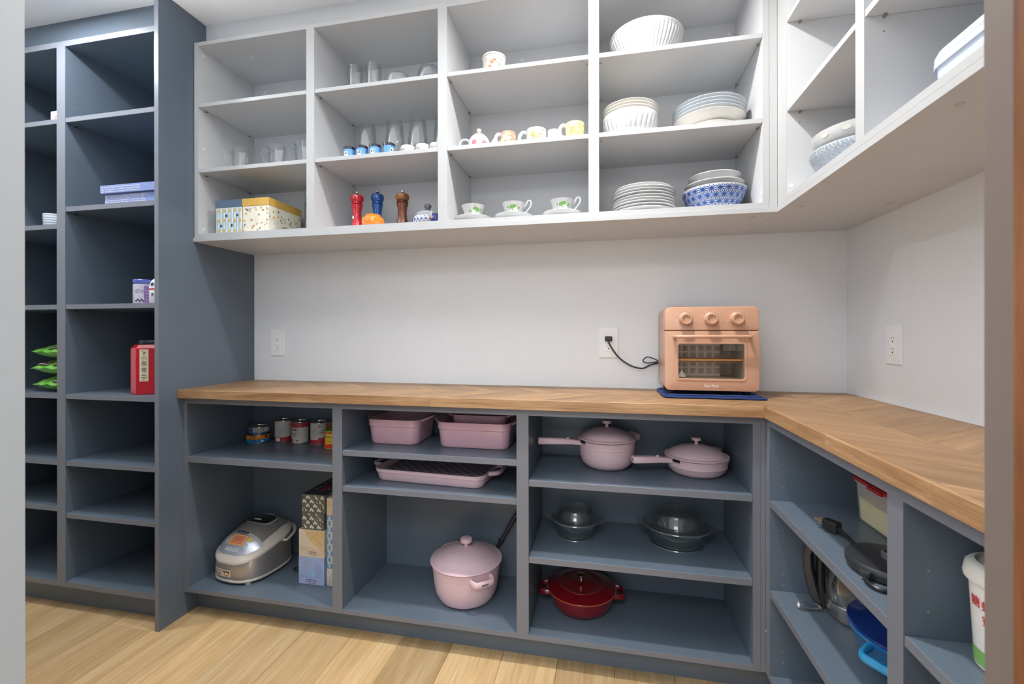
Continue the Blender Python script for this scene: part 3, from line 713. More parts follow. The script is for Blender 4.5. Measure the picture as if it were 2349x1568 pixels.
# ---- small blue candle jars
for i, (x, lab) in enumerate(((.6875, 'small blue jar with dark rim at the left end of its row'), (.7415, 'small blue jar with dark rim second from the left'), (.797, 'small blue jar with dark rim third from the left'), (.856, 'small blue jar with dark rim beside the cream ramekins'))):
    t = thing('blue_jar', lab, 'jar', (x, -.287, Z2), math.radians([0, 0, 4, 62][i]), 'small blue jars')
    P = [(0, .0003), (.0195, .0003), (.0210, .002), (.0226, .036), (.0205, .0365), (.019, .004), (0, .003)]
    obj('jar_body', G().lathe(P, 28), mat('jar_blue', (96, 156, 214), .25, coat=.5, var=.05), t, True)
    obj('dark_rim', G().lathe([(.0222, .033), (.0230, .0335), (.0232, .0435), (.0218, .0445), (.0208, .043), (.0208, .034), (.0222, .033)], 28), mat('rim_navy', (34, 36, 52), .2, coat=.5), t, True)
    R = prof_r([(.0210, .002), (.0226, .036)])
    mp = cyl_map(R, 0, -1.55, .0003)
    decal('paper_label', rect(-.010, .006, .003, .024, 4), mp, mat('jar_label', (226, 222, 212), .6), t)
    mp2 = cyl_map(R, 0, -1.55, .0006)
    decal('label_marks', [ell(-.005, .016, .0030, .0038), rect(.001, .0034, .011, .022)[0], line(-.009, .006, .005, .006, .0012)] + [line(-.0095, .0235, .0055, .0235, .0007)], mp2, INK, t)
    decal('snow_print', [ell(.018, .008, .012, .006)], cyl_map(R, 0.0, -1.1, .0003), PALE, t)
# ---- cream ramekins
for i, (x, lab) in enumerate(((.933, 'small cream ramekin right after the blue jars'), (.994, 'small cream ramekin in the middle of three'), (1.050, 'small cream ramekin partly hidden by the divider'))):
    t = thing('ramekin', lab, 'ramekin', (x, -.287, Z2), 0, 'cream ramekins')
    obj('dish', G().lathe([(0, .0003), (.0235, .0003), (.0255, .003), (.0275, .018), (.0262, .026), (.0247, .0268), (.0245, .022), (.0240, .006), (0, .005)], 32), CREAM, t, True)
    obj('tab_handle', G().lathe([(0, -.006), (.006, -.004), (.0075, 0), (.006, .004), (0, .006)], 12, sx=1.2).xf(Matrix.Translation((-.009, -.0245, .014))), CREAM, t, True)
# ---- mills
def mill(label, loc, m, m2, h, metal=False):
    t = thing('pepper_mill', label, 'pepper mill', loc, 0, 'pepper mills'); k = h / .172
    pr = [(0, .0003), (.0245, .0003), (.026, .003), (.025, .018), (.0215, .035), (.0175, .06), (.0172, .085), (.020, .105), (.0225, .112), (.0228, .116), (.0205, .119), (0, .119)]
    obj('mill_body', G().lathe([(r, z * k) for r, z in pr], 40), m, t, True)
    obj('collar', G().lathe([(.019, .119 * k), (.0232, .1205 * k), (.0232, .1225 * k), (.020, .1245 * k), (.0215, .126 * k), (.0215, .128 * k), (.019, .130 * k), (0, .130 * k), (0, .119 * k)], 36), m, t, True)
    obj('mill_head', G().lathe([(0, .1302 * k), (.021, .1302 * k), (.0258, .136 * k), (.0272, .145 * k), (.0250, .155 * k), (.018, .1605 * k), (.008, .162 * k), (0, .162 * k)], 40), m2, t, True)
    obj('top_knob', G().lathe([(0, .162 * k), (.0035, .162 * k), (.0035, .164 * k), (.007, .168 * k), (.0068, .173 * k), (.003, .1765 * k), (0, .1768 * k)] if metal else [(0, .162 * k), (.0045, .162 * k), (.004, .165 * k), (.0062, .167 * k), (.0062, .1745 * k), (.004, .177 * k), (0, .177 * k)], 20), CHROME, t, True)
    return t
RED = mat('red_lacquer', (190, 20, 40), .15, coat=.8, var=.02); BLU = mat('blue_lacquer', (18, 76, 150), .15, coat=.8, var=.02)
BR = wood('mill_walnut', [(82, 42, 26), (104, 56, 36), (124, 74, 44)], (30, 30, 4), .25)
m_ = mill('red lacquered pepper mill in the lower cubby', (.668, -.20, Z1), RED, RED, .168, True)
decal('round_sticker', [ell(0, .062, .006, .0075)], cyl_map(.0178, 0, -2.05, .0006), PALE, m_)
mill('blue lacquered pepper mill behind the orange pot', (.734, -.152, Z1), BLU, BLU, .184, True)
mill('dark walnut pepper mill standing alone', (.869, -.20, Z1), BR, wood('mill_walnut_light', [(110, 68, 36), (130, 84, 46), (146, 98, 56)], (30, 30, 4), .25), .160)
t = thing('orange_pot', 'small squat orange pot in front of the blue mill', 'pot', (.778, -.268, Z1))
obj('pot_body', G().lathe([(0, .0003), (.028, .0003), (.039, .008), (.0437, .022), (.041, .036), (.031, .0445), (.0290, .0455), (0, .0445)], 40), mat('orange_glaze', (250, 138, 44), .12, coat=.8, var=.02), t, True)
obj('lid', G().lathe([(.0, .045), (.029, .045), (.0305, .0475), (.028, .0500), (0, .0512)], 36), mat('orange_glaze', (250, 138, 44), .12), t, True)
# ---- blue and white sugar bowl
t = thing('sugar_bowl', 'blue and white porcelain sugar bowl with pewter knob', 'sugar bowl', (.984, -.215, Z1))
PR = [(0, .0003), (.036, .0003), (.054, .012), (.0605, .026), (.055, .042), (.046, .050), (0, .050)]
obj('bowl', G().lathe(PR, 44), WHITE, t, True)
LPR = [(0, .0503), (.047, .0503), (.048, .053), (.040, .061), (.018, .068), (.012, .0695), (0, .0695)]
ld = obj('lid', G().lathe(LPR, 44), WHITE, t, True)
obj('knob', G().lathe([(0, .0695), (.0105, .0695), (.0105, .0725), (.007, .075), (.0135, .084), (.0145, .091), (.009, .096), (.004, .0945), (0, .094)], 20), mat('pewter', (138, 136, 132), .35, .9), ld, True)
obj('knob_ring', G().lathe([(.0108, .0693), (.012, .0693), (.012, .0725), (.0108, .0725), (.0108, .0693)], 20), mat('cobalt', (40, 66, 150), .2), ld, True)
RS = prof_r([(.054, .012), (.0605, .026), (.055, .042), (.046, .050)])
CB = mat('cobalt', (40, 66, 150), .2)
P_ = []
for k in range(14):
    u = -.10 + k * .0165
    P_ += flower(u, .027, .006, 5) + [leaf(u + .006, .020, .007, .0018, -.8), leaf(u - .004, .034, .006, .0016, 2.2)] + [line(u, .021, u + .009, .036, .0006)]
P_ += [line(-.11 + i * .01, .0435, -.10 + i * .01, .0435, .0012) for i in range(24)] + [line(-.11 + i * .01, .0125, -.10 + i * .01, .0125, .001) for i in range(24)]
decal('cobalt_print', P_, cyl_map(RS, 0, -PI / 2, .0007), CB, t)
decal('lid_print', [ell(.040 * math.cos(a), .040 * math.sin(a), .005, .0022, a + PI / 2) for a in [i * .32 for i in range(20)]], lambda u, v: (u, v, .0632 - (math.hypot(u, v) - .036) * .9), CB, ld)
obj('handle', G().tube(smooth_pts([(.046, 0, .044), (.060, -.002, .056), (.066, -.002, .046), (.062, 0, .030), (.056, 0, .024)], 5), .0042, 8), WHITE, t, True)
t = thing('small_jug', 'small dark blue jug with orange motif behind the sugar bowl', 'jug', (1.040, -.27, Z1))
obj('jug_body', G().lathe([(0, .0003), (.014, .0003), (.020, .012), (.0205, .022), (.015, .034), (.016, .040), (0, .039)], 24), mat('cobalt_dark', (34, 48, 104), .2), t, True)
decal('orange_motif', [ell(0, .024, .006, .004), ell(-.010, .022, .004, .004)], cyl_map(.0205, 0, -2.2, .0005), mat('motif_orange', (232, 160, 60), .4), t)
obj('spout', G().tube(smooth_pts([(-.012, -.004, .036), (-.018, -.006, .044), (-.014, -.004, .050)], 4), .004, 8), WHITE, t, True)

# ---- bay three: floral pieces
def petals(cols, spots, mapf, par, pre='flower_print'):
    for ci, (nm, rgb) in enumerate(cols):
        P = []
        for (u, v, r, kind, c) in spots:
            if c != ci: continue
            if kind == 'f': P += flower(u, v, r * 1.1)
            elif kind == 'l': P.append(leaf(u, v, r * 1.6, r * .45, u * 900))
            elif kind == 'o': P.append(ell(u, v, r, r * .8))
            elif kind == 's': P.append(line(u, v, u + r, v + r * 1.4, .0007))
        fs_ = [q for q in spots if q[4] == ci]
        if P and 1 < len(fs_) <= 3:
            for q in fs_: petals([(nm, rgb)], [q[:4] + (0,)], mapf, par, pre)
        elif P and len(P) <= 4:
            for q in P: decal(pre, [q], mapf, mat(nm, rgb, .5), par)
        elif P: decal(pre, P, mapf, mat(nm, rgb, .5), par)
t = thing('floral_pot', 'small white lidless pot painted with orange bird and leaves', 'pot', (1.258, -.235, Z3))
PR = [(0, .0003), (.0405, .0003), (.0425, .003), (.0425, .076), (.0455, .079), (.0455, .084), (.0435, .0855), (.041, .083), (.040, .01), (0, .008)]
obj('pot_body', G().lathe(PR, 40), CREAM, t, True)
sp = [(-.004, .048, .008, 'f', 0), (-.012, .032, .006, 'f', 0), (.006, .056, .006, 'o', 0), (.018, .05, .006, 'l', 1), (.022, .036, .007, 'l', 1), (.013, .064, .006, 'l', 1), (.028, .06, .005, 'l', 1), (.004, .068, .012, 's', 2), (-.008, .026, .014, 's', 2), (.016, .030, .016, 's', 2), (-.026, .062, .003, 'f', 3), (-.029, .055, .0025, 'f', 3), (.026, .044, .012, 's', 2)]
petals([('p_orange', (222, 110, 50)), ('p_green', (96, 150, 100)), ('p_brown', (120, 90, 60)), ('p_rose', (214, 110, 110))], sp, cyl_map(.0425, 0, -1.42, .0006), t)
sc = thing('saucer_small', 'edge of a small white saucer beside the painted pot', 'saucer', (1.318, -.24, Z3))
sc.name = 'small_saucer'
obj('plate', G().lathe([(0, .0003), (.018, .0003), (.031, .0045), (.0315, .0055), (.02, .003), (0, .002)], 28), WHITE, sc, True)
# teapot
t = thing('teapot', 'small white teapot with pink blossoms and handle to the left', 'teapot', (1.199, -.235, Z2))
PR = [(0, .0003), (.030, .0003), (.0385, .010), (.0425, .028), (.040, .046), (.032, .060), (.022, .067), (0, .067)]
obj('pot_body', G().lathe(PR, 44), WHITE, t, True)
l2 = obj('lid', G().lathe([(0, .0675), (.0222, .0675), (.0225, .069), (.015, .0745), (.009, .0765), (0, .077)], 32), WHITE, t, True)
obj('knob', G().lathe([(0, .077), (.0055, .077), (.0060, .080), (.0098, .085), (.0095, .091), (.005, .0945), (0, .095)], 20), mat('beige_knob', (214, 192, 176), .3), l2, True)
obj('handle', G().tube(smooth_pts([(-.037, 0, .050), (-.056, 0, .058), (-.073, 0, .050), (-.076, 0, .028), (-.066, 0, .010)], 6), .0048, 10), WHITE, t, True)
obj('spout', G().tube(smooth_pts([(.036, 0, .022), (.052, 0, .034), (.060, 0, .050)], 5), [.009 - .0004 * i for i in range(11)], 10), WHITE, t, True)
PK = [('p_pink', (222, 104, 112)), ('p_stem', (110, 120, 110)), ('p_yellow', (226, 184, 70)), ('p_leaf', (110, 170, 70)), ('p_salmon', (226, 140, 96))]
petals(PK, [(-.012, .030, .010, 'f', 0), (.026, .030, .010, 'f', 0), (-.014, .046, .009, 's', 1), (.012, .050, .014, 's', 1), (.020, .038, .016, 's', 1)], cyl_map(prof_r(PR[2:-1]), 0, -1.45, .0009), t)
def cup(name, label, cat, loc, r, h, m, spots, rz=0, cols=PK, handle=True, prof=None, phi=-1.4, hr=None):
    t = thing(name, label, cat, loc, rz, 'floral cups and mugs')
    PR = prof or [(0, .0003), (r * .72, .0003), (r * .78, .002), (r * .96, h * .25), (r, h * .6), (r, h), (r * .95, h + .0006), (r * .93, h * .6), (r * .88, h * .25), (r * .68, .005), (0, .005)]
    obj('cup_body', G().lathe(PR, 44), m, t, True)
    if handle: obj('handle', G().tube(smooth_pts([(-r * .93, 0, h * .86), (-r * 1.32, 0, h * .92), (-r * 1.66, 0, h * .68), (-r * 1.58, 0, h * .36), (-r * .98, 0, h * .14)], 6), hr or .0050, 10, flat=1.3), WHITE, t, True)
    petals(cols, spots, cyl_map(r, 0, phi - rz, .0007), t)
    return t
rr = random.Random(9)
sal = [(-.008, .030, .013, 'f', 0)] + [(rr.uniform(-.03, .04), rr.uniform(.006, .044), rr.uniform(.003, .007), 'f', rr.choice((0, 1, 1))) for _ in range(26)]
cup('floral_mug', 'salmon orange floral mug with white handle beside the teapot', 'mug', (1.318, -.262, Z2), .0275, .054, mat('salmon_glaze', (232, 142, 112), .2, coat=.5), sal, .3, [('p_cream', (244, 226, 170)), ('p_peach', (244, 190, 160))])
cup('small_bowl', 'small taupe patterned cup behind the salmon mug', 'cup', (1.287, -.2, Z2), .026, .048, mat('taupe_pattern', (176, 156, 140), .3, var=.2, scale=120), [], handle=False)
cup('large_cup', 'wide white floral cup with handle left of the small bud cup', 'cup', (1.420, -.245, Z2), .037, .062, WHITE, [(-.014, .036, .010, 'f', 2), (-.008, .028, .009, 'f', 4), (-.016, .046, .006, 'l', 3), (.006, .030, .005, 'f', 4), (.014, .036, .005, 'f', 4), (.020, .028, .004, 'f', 4), (.010, .020, .004, 'l', 3), (-.012, .014, .005, 'f', 2), (.004, .012, .005, 'f', 2), (.022, .048, .012, 's', 1), (.030, .040, .010, 's', 1), (.024, .052, .003, 'f', 0), (.018, .014, .004, 'l', 3)], .15)
cup('bud_cup', 'small white cup with a single pink blossom between two mugs', 'cup', (1.484, -.235, Z2), .0245, .058, WHITE, [(-.010, .022, .009, 'f', 0), (-.004, .030, .014, 's', 1)], handle=False, phi=-1.5)
yel = [(-.012, .036, .011, 'f', 0), (-.006, .030, .007, 'f', 2)] + [(rr.uniform(-.03, .045), rr.uniform(.008, .055), rr.uniform(.002, .004), rr.choice('fol'), rr.choice((0, 1, 2))) for _ in range(46)]
cup('floral_mug', 'yellow floral mug with white handle at the right of the middle shelf', 'mug', (1.562, -.262, Z2), .0332, .064, mat('yellow_glaze', (240, 214, 140), .2, coat=.5), yel, .3, [('p_salmon', (226, 140, 96)), ('p_paleg', (190, 210, 150)), ('p_yel2', (236, 190, 90))])
# teacups on saucers
CP = [(0, .0003), (.018, .0003), (.0195, .003), (.022, .008), (.031, .020), (.0355, .040), (.0445, .0625), (.0435, .0630), (.034, .040), (.029, .021), (.018, .010), (0, .008)]
SPF = [(0, .0003), (.026, .0003), (.028, .002), (.048, .008), (.066, .0165), (.0705, .022), (.0700, .0232), (.064, .019), (.046, .0105), (.024, .0065), (0, .006)]
GR = [('l_green', (110, 168, 84)), ('p_white', (250, 250, 248)), ('p_twig', (150, 130, 96)), ('p_blush', (216, 186, 150))]
for i, (x, rz, lab) in enumerate(((1.177, 2.3, 'leftmost of the three porcelain teacups, its handle turned away'), (1.333, 0.15, 'middle porcelain teacup with green leaves and curled handle'), (1.5135, 0.1, 'porcelain teacup nearest the bowls, painted with green leaves'))):
    s_ = thing('saucer', ['leftmost white saucer under a teacup in the lower cubby', 'middle white saucer under a teacup in the lower cubby', 'white saucer under the teacup nearest the bowls'][i], 'saucer', (x, -.24, Z1), 0, 'white saucers')
    obj('plate', G().lathe(SPF, 48, fl=lambda a, t, z: 1 + .012 * math.cos(10 * a) * t), WHITE, s_, True)
    obj('foot_ring', G().lathe([(.022, .0001), (.026, .0001), (.026, .002), (.022, .002), (.022, .0001)], 32), WHITE, s_, True)
    t = thing('teacup', lab, 'teacup', (x, -.24, Z1 + .0068), rz, 'porcelain teacups')
    obj('cup_body', G().lathe([(r, z) for r, z in CP], 48), WHITE, t, True)
    obj('handle', G().tube(smooth_pts([(.037, 0, .046), (.048, 0, .060), (.054, 0, .072), (.064, 0, .072), (.065, 0, .056), (.056, 0, .042), (.046, 0, .030), (.036, 0, .024)], 5), .0028, 8), WHITE, t, True)
    R = prof_r([(.022, .008), (.031, .020), (.0355, .040), (.0445, .0625)])
    sp = [(-.006, .042, .0095, 'o', 0), (.003, .045, .0075, 'o', 0), (.010, .026, .010, 'l', 0), (.015, .034, .009, 'l', 0), (-.018, .040, .006, 'l', 0), (-.021, .030, .006, 'l', 0), (-.022, .022, .005, 'l', 0), (0, .020, .005, 'l', 0), (-.010, .026, .009, 'f', 1), (.006, .032, .009, 'f', 1), (-.002, .016, .014, 's', 2), (.012, .018, .010, 's', 2), (-.016, .028, .012, 's', 2), (.020, .046, .002, 'o', 3), (.024, .042, .002, 'o', 3), (-.006, .030, .0018, 'o', 3), (.018, .022, .003, 'o', 3), (.010, .046, .010, 's', 2)]
    m2 = cyl_map(R, 0, (-1.36 if i else -1.12) - rz, .0009)
    if i == 0: sp = [(-u + .004, v, r, k, c) for u, v, r, k, c in sp]
    petals([GR[0]], [s for s in sp if s[4] == 0], m2, t, 'leaf_print')
    petals(GR[:2], [s for s in sp if s[4] == 1], cyl_map(R, 0, (-1.36 if i else -1.12) - rz, .0012), t, 'blossom_print')
    petals(GR, [s for s in sp if s[4] >= 2], cyl_map(R, 0, (-1.36 if i else -1.12) - rz, .0010), t, 'twig_print')
t = thing('curled_glass_handle_jug', 'tiny clear glass jug with curled handle behind the right saucer', 'jug', (1.56, -.12, Z1)); t.name = 'glass_jug'
obj('jug_body', G().lathe([(0, .0003), (.016, .0003), (.020, .02), (.015, .04), (.014, .04), (.018, .02), (.014, .003), (0, .003)], 24), GLASS, t, True)
obj('handle', G().tube(smooth_pts([(.018, -.005, .020), (.030, -.008, .022), (.036, -.009, .040), (.028, -.008, .052), (.020, -.006, .044), (.024, -.007, .038)], 5), .0022, 8), mat('smoky_glass', (120, 112, 100), .1), t, True)

# ---- bay four
t = thing('fluted_bowl', 'large white fluted serving bowl on the top shelf', 'bowl', (1.814, -.175, Z3))
fl_ = lambda a, t_, z: 1 + (.034 * abs(math.cos(26 * a)) ** .6 if .012 < z < .108 else 0)
obj('bowl', G().lathe([(0, .0003), (.060, .0003), (.064, .006), (.070, .012), (.090, .035), (.108, .065), (.122, .095), (.1265, .108), (.1305, .114), (.1300, .1175), (.127, .117), (.118, .09), (.085, .035), (.05, .012), (0, .010)], 416, fl=fl_), WHITE, t, True)
# nested bowls: fluted at the bottom, three plain above
t = thing('ribbed_bowl', 'white fluted bowl at the bottom of the nested stack', 'bowl', (1.755, -.22, Z2))
fl2 = lambda a, t_, z: 1 + (.045 * abs(math.cos(15 * a)) ** .6 if .004 < z < .058 else 0)
obj('bowl', G().lathe([(0, .0003), (.058, .0003), (.066, .004), (.080, .020), (.088, .040), (.092, .057), (.0955, .063), (.0975, .078), (.096, .0815), (.092, .081), (.088, .060), (.074, .024), (.05, .010), (0, .010)], 300, fl=fl2), WHITE, t, True)
for i in range(3):
    t = thing('cereal_bowl', ['plain cream bowl lowest of the three nested in the fluted bowl', 'plain cream bowl in the middle of the nested stack', 'plain cream bowl topmost of the nested stack'][i], 'bowl', (1.755, -.22, Z2 + .0225 + i * .0103), 0, 'nested cream bowls')
    obj('bowl', G().lathe([(0, .0003), (.040, .0003), (.0435, .004), (.066, .020), (.083, .043), (.0925, .0635), (.0975, .0668), (.0965, .0685), (.0915, .0668), (.081, .0455), (.064, .0235), (.042, .0078), (0, .0078)], 56), CREAM, t, True)
    obj('foot_ring', G().lathe([(.034, .0002), (.040, .0002), (.040, .003), (.034, .003), (.034, .0002)], 32), CREAM, t, True)
# plates: two cream below, four pale blue above
pz = Z2
pl = [(.060, .101, .012, CREAM, 'smaller cream plate at the bottom of the blue-rimmed stack'), (.068, .1195, .020, CREAM, 'cream dinner plate second from the bottom of the pale blue stack')]
def plate(label, x, y, z, rb, r, h, m, group, foot=.003):
    t = thing('dinner_plate', label, 'plate', (x, y, z), 0, group)
    obj('plate', G().lathe([(0, foot), (rb, foot), (rb + (r - rb) * .45, foot + (h - foot) * .28), (r - .004, h - .0025), (r, h), (r - .0012, h + .0016), (r - .006, h + .0006), (rb + (r - rb) * .4, foot + (h - foot) * .28 + .003), (rb - .002, foot + .0035), (0, foot + .0035)], 72), m, t, True)
    obj('foot_ring', G().lathe([(rb - .008, .0002), (rb - .002, .0002), (rb - .001, foot + .0005), (rb - .009, foot + .0005), (rb - .008, .0002)], 48), m, t, True)
    return t
SX, SY = 2.025, -.185
plate(pl[0][4], SX + .002, SY - .004, Z2, .058, .094, .0260, CREAM, 'plates in the pale blue stack', .003)
plate(pl[1][4], SX, SY, Z2 + .0170, .062, .1190, .0420, CREAM, 'plates in the pale blue stack', .003)
for i in range(4):
    plate(['pale blue plate lowest of four above the cream plates', 'pale blue plate second of four above the cream plates', 'pale blue plate just under the topmost one', 'pale blue plate topmost of the stack'][i], SX, SY, Z2 + .0290 + i * .0115, .062, .1195, .0412, PALEBLUE, 'pale blue plates')
# white plate stack, bottom shelf
ords = ['lowest', 'second from the bottom', 'third from the bottom', 'fourth from the bottom', 'fifth from the bottom', 'sixth from the bottom', 'third from the top', 'second from the top', 'topmost']
for i in range(9):
    small = i == 8
    plate(f'white plate {ords[i]} in the stack on the lowest shelf', 1.802 + .0015 * math.sin(i * 2.1), -.20 + .0015 * math.cos(i * 1.7), Z1 + i * .0100, .060, .099 if small else .1102, .0185 if small else .0165, WHITE, 'white dinner plates')
# patterned bowl with two white bowls inside
t = thing('patterned_bowl', 'white bowl covered in blue star pattern holding two white bowls', 'bowl', (2.041, -.195, Z1))
PB_ = [(.052, .0003), (.060, .004), (.078, .018), (.093, .045), (.0975, .060), (.103, .072), (.1035, .0815)]
obj('bowl', G().lathe([(0, .0003)] + PB_ + [(.1015, .0825), (.0955, .068), (.090, .048), (.074, .022), (.056, .009), (0, .008)], 72), WHITE, t, True)
a_ = .0245; hh = a_ * math.sqrt(3) / 2; P_ = []
Rm = .090; nn = int(2 * PI * Rm / a_)
for j in range(-1, 6):
    for i in range(int(nn * .62)):
        u = (i + (j % 2) * .5) * a_ - 2 * PI * Rm * .31; v = j * hh + .004
        vtx = [(u, v), (u + a_, v), (u + a_ / 2, v + hh), (u + a_ / 2, v - hh)]
        segs = [((u, v), (u + a_, v)), ((u, v), (u + a_ / 2, v + hh)), ((u, v), (u - a_ / 2, v + hh))]
        for tri_ in ((vtx[0], vtx[1], vtx[2]), (vtx[0], vtx[1], vtx[3])):
            cc = (sum(p[0] for p in tri_) / 3, sum(p[1] for p in tri_) / 3)
            segs += [(cc, p) for p in tri_]
        for p, q in segs:
            for k in range(2):
                a0 = (p[0] + (q[0] - p[0]) * k / 2, p[1] + (q[1] - p[1]) * k / 2); b0 = (p[0] + (q[0] - p[0]) * (k + 1) / 2, p[1] + (q[1] - p[1]) * (k + 1) / 2)
                if min(a0[1], b0[1]) > .002 and max(a0[1], b0[1]) < .081: P_.append(line(*a0, *b0, .0021))
        if .004 < v < .079: P_.append(ell(u, v, .0034, .0034, 0, 6))
Rb = prof_r(PB_)
def bowl_map(u, v): a = -PI / 2 - .12 + u / Rm; r = Rb(v) + .0008; return (r * math.cos(a), r * math.sin(a), v)
decal('star_pattern', P_, bowl_map, mat('star_blue', (40, 84, 160), .25, var=.1), t)
for i in range(2):
    t = thing('soup_bowl', ['white bowl directly inside the blue star bowl', 'smaller white bowl topmost inside the blue star bowl'][i], 'bowl', (2.041, -.195, Z1 + .042 + i * .028), 0, 'white bowls in the star bowl')
    k = 1 if i == 0 else .89
    obj('bowl', G().lathe([(r * k, z) for r, z in [(0, .0003), (.042, .0003), (.046, .004), (.060, .018), (.078, .040), (.0965, .0580), (.0960, .0600), (.090, .0575), (.074, .042), (.056, .022), (.040, .008), (0, .007)]], 64), WHITE, t, True)
    obj('foot_ring', G().lathe([(.034, .0002), (.040, .0002), (.040, .003), (.034, .003), (.034, .0002)], 32), WHITE, t, True)

# ---- right wall upper cubbies
t = thing('embossed_bowl', 'pale blue embossed bowl in the corner cubby', 'bowl', (2.318, -.548, Z1))
PE = [(0, .0003), (.055, .0003), (.080, .012), (.098, .030), (.108, .050), (.113, .060), (.113, .066), (.110, .067), (.104, .052), (.094, .032), (.074, .016), (0, .010)]
obj('bowl', G().lathe(PE, 120, fl=lambda a, t_, z: 1 + (.008 * math.cos(30 * a + z * 300) if .012 < z < .052 else 0)), PALEBLUE, t, True)
Re = prof_r(PE[1:7]); P_ = []
for i in range(-14, 14):
    for j in range(3):
        u = (i + j * .5) * .0135; v = .018 + j * .0125
        P_ += [line(u, v, u + .0065, v + .006, .0011), line(u + .0065, v + .006, u, v + .012, .0011), line(u, v + .012, u - .0065, v + .006, .0011), line(u - .0065, v + .006, u, v, .0011)]
    P_.append(ell(i * .009, .0625, .003, .0016))
decal('lattice_print', P_, cyl_map(Re, 0, -2.45, .0014), mat('washed_blue', (150, 168, 190), .3), t)
t = thing('white_bowl', 'plain white bowl nested in the pale blue embossed bowl', 'bowl', (2.318, -.548, Z1 + .0165))
obj('bowl', G().lathe([(0, .0003), (.045, .0003), (.070, .020), (.090, .050), (.1015, .0605), (.1065, .083), (.1085, .0915), (.106, .092), (.098, .066), (.086, .050), (.066, .024), (0, .010)], 96), WHITE, t, True)
for i in range(4): decal('oval_print', [ell(-.03 + i * .052, .078, .010, .006)], cyl_map(prof_r([(.1015, .0605), (.1065, .083), (.1085, .0915)]), 0, -2.5, .0012), CREAM, t)
FROST = mat('frosted_plastic', (205, 214, 228), .35, alpha=.82, var=.01)
t = thing('plastic_tub', 'translucent pale blue plastic tub in the cubby by the door jamb', 'tub', (2.37, -1.00, Z1), -PI / 2)
obj('tub_body', G().rings([[(x, y, z) for x, y in rrect(.22 + dz, .20 + dz, .04, 6)] for z, dz in ((.0003, 0), (.01, .008), (.06, .016), (.082, .018))]), FROST, t, True)
obj('lid', G().rings([[(x, y, z) for x, y in rrect(.244 + dz, .224 + dz, .045, 6)] for z, dz in ((.0825, 0), (.088, .002), (.098, -.006), (.103, -.03), (.110, -.08))]), FROST, t, True)
obj('rim_ridge', G().rings([[(x, y, z) for x, y in rrect(.246, .226, .045, 6)] for z in (.070, .0815)], False, False), FROST, t)

# ================================================================== tall shelving contents
zt_ = lambda i: tsh[i][1] + .0965
t = thing('pattern_box', 'blue lettered gift box, lower of the two on the tall shelf', 'box', (-.165, -.28, zt_(4)))
BLB = mat('lettered_blue', (122, 136, 184), .5, var=.05)
obj('box_body', G().box(-.176, .118, -.135, .10, .0003, .0455), BLB, t, bev=.001, seg=1)
t2 = thing('pattern_box', 'blue lettered gift box lying on top of the other', 'box', (-.165, -.28, zt_(4) + .0475))
obj('lid', G().box(-.187, .120, -.145, .11, .0003, .0335), BLB, t2, bev=.001, seg=1)
obj('box_body', G().box(-.170, .12, -.13, .09, -.0012, .0010), BLB, t2)
rr = random.Random(21)
for tt, x0, y, rows in ((t, -.174, -.1355, (.006, .0135, .021, .0285, .036, .042)), (t2, -.185, -.1455, (.007, .016, .025))):
    for v in rows:
        s_ = ''.join(rr.choice(['merci ', 'danke ', 'gracias ', 'thank you ', 'grazie ', 'obrigado ', 'hello ', '   ']) for _ in range(16))[:76]
        text('script_print', s_, .0066, PALE, tt, loc=(x0, y, v), rot=(PI / 2, 0, 0), align='LEFT', depth=.0001)
t = thing('purple_jar', 'small purple labelled jar with blue lid on the tall shelf', 'jar', (-.190, -.38, zt_(3)))
obj('jar_body', G().lathe([(0, .0003), (.033, .0003), (.0345, .004), (.0345, .078), (.030, .083), (0, .083)], 36), mat('jar_clear_grey', (196, 196, 206), .15, var=.03), t, True)
obj('screw_lid', G().lathe([(0, .0835), (.034, .0835), (.0352, .086), (.0352, .0975), (.033, .1), (0, .1)], 36, fl=lambda a, t_, z: 1 + .01 * math.cos(40 * a)), mat('lid_blue', (96, 112, 196), .3), t, True)
decal('purple_label', rect(-.03, .04, .006, .074, 12), cyl_map(.0345, 0, -.62, .0004), mat('label_purple', (150, 116, 178), .5, var=.25, scale=40), t)
decal('pale_label', rect(-.026, .004, .006, .074, 6), cyl_map(.0345, 0, -.75, .0007), mat('label_lilac', (206, 196, 216), .5, var=.12, scale=60), t)
text('label_characters', '红豆', .015, INK, t, mapf=cyl_map(.0345, .050, -1.05, .001))
for k in range(4): text('label_characters', 'natural', .006, PALE, t, mapf=cyl_map(.0345, .018 + k * .012, -.22, .001))
decal('berry_print', [ell(-.02 + i * .006, .012 + (i % 2) * .005, .004, .004) for i in range(5)], cyl_map(.0345, 0, -.8, .001), mat('berry_dark', (64, 50, 60), .5), t)
t = thing('white_jar', 'white jar with red band beside the purple jar, half hidden', 'jar', (-.112, -.37, zt_(3)))
obj('jar_body', G().lathe([(0, .0003), (.038, .0003), (.040, .004), (.040, .07), (.034, .09), (.026, .101), (0, .101)], 36), mat('jar_white', (226, 222, 226), .3), t, True)
decal('red_band', rect(-.05, .05, .056, .062, 16), cyl_map(.040, 0, -1.3, .0005), mat('band_red', (200, 60, 70), .4), t)
decal('round_mark', [ell(-.018, .078, .008, .008)], cyl_map(prof_r([(.040, .07), (.034, .09)]), 0, -1.1, .0012), INK, t)
text('label_characters', '茶', .014, INK, t, mapf=cyl_map(.040, .035, -1.5, .0008))
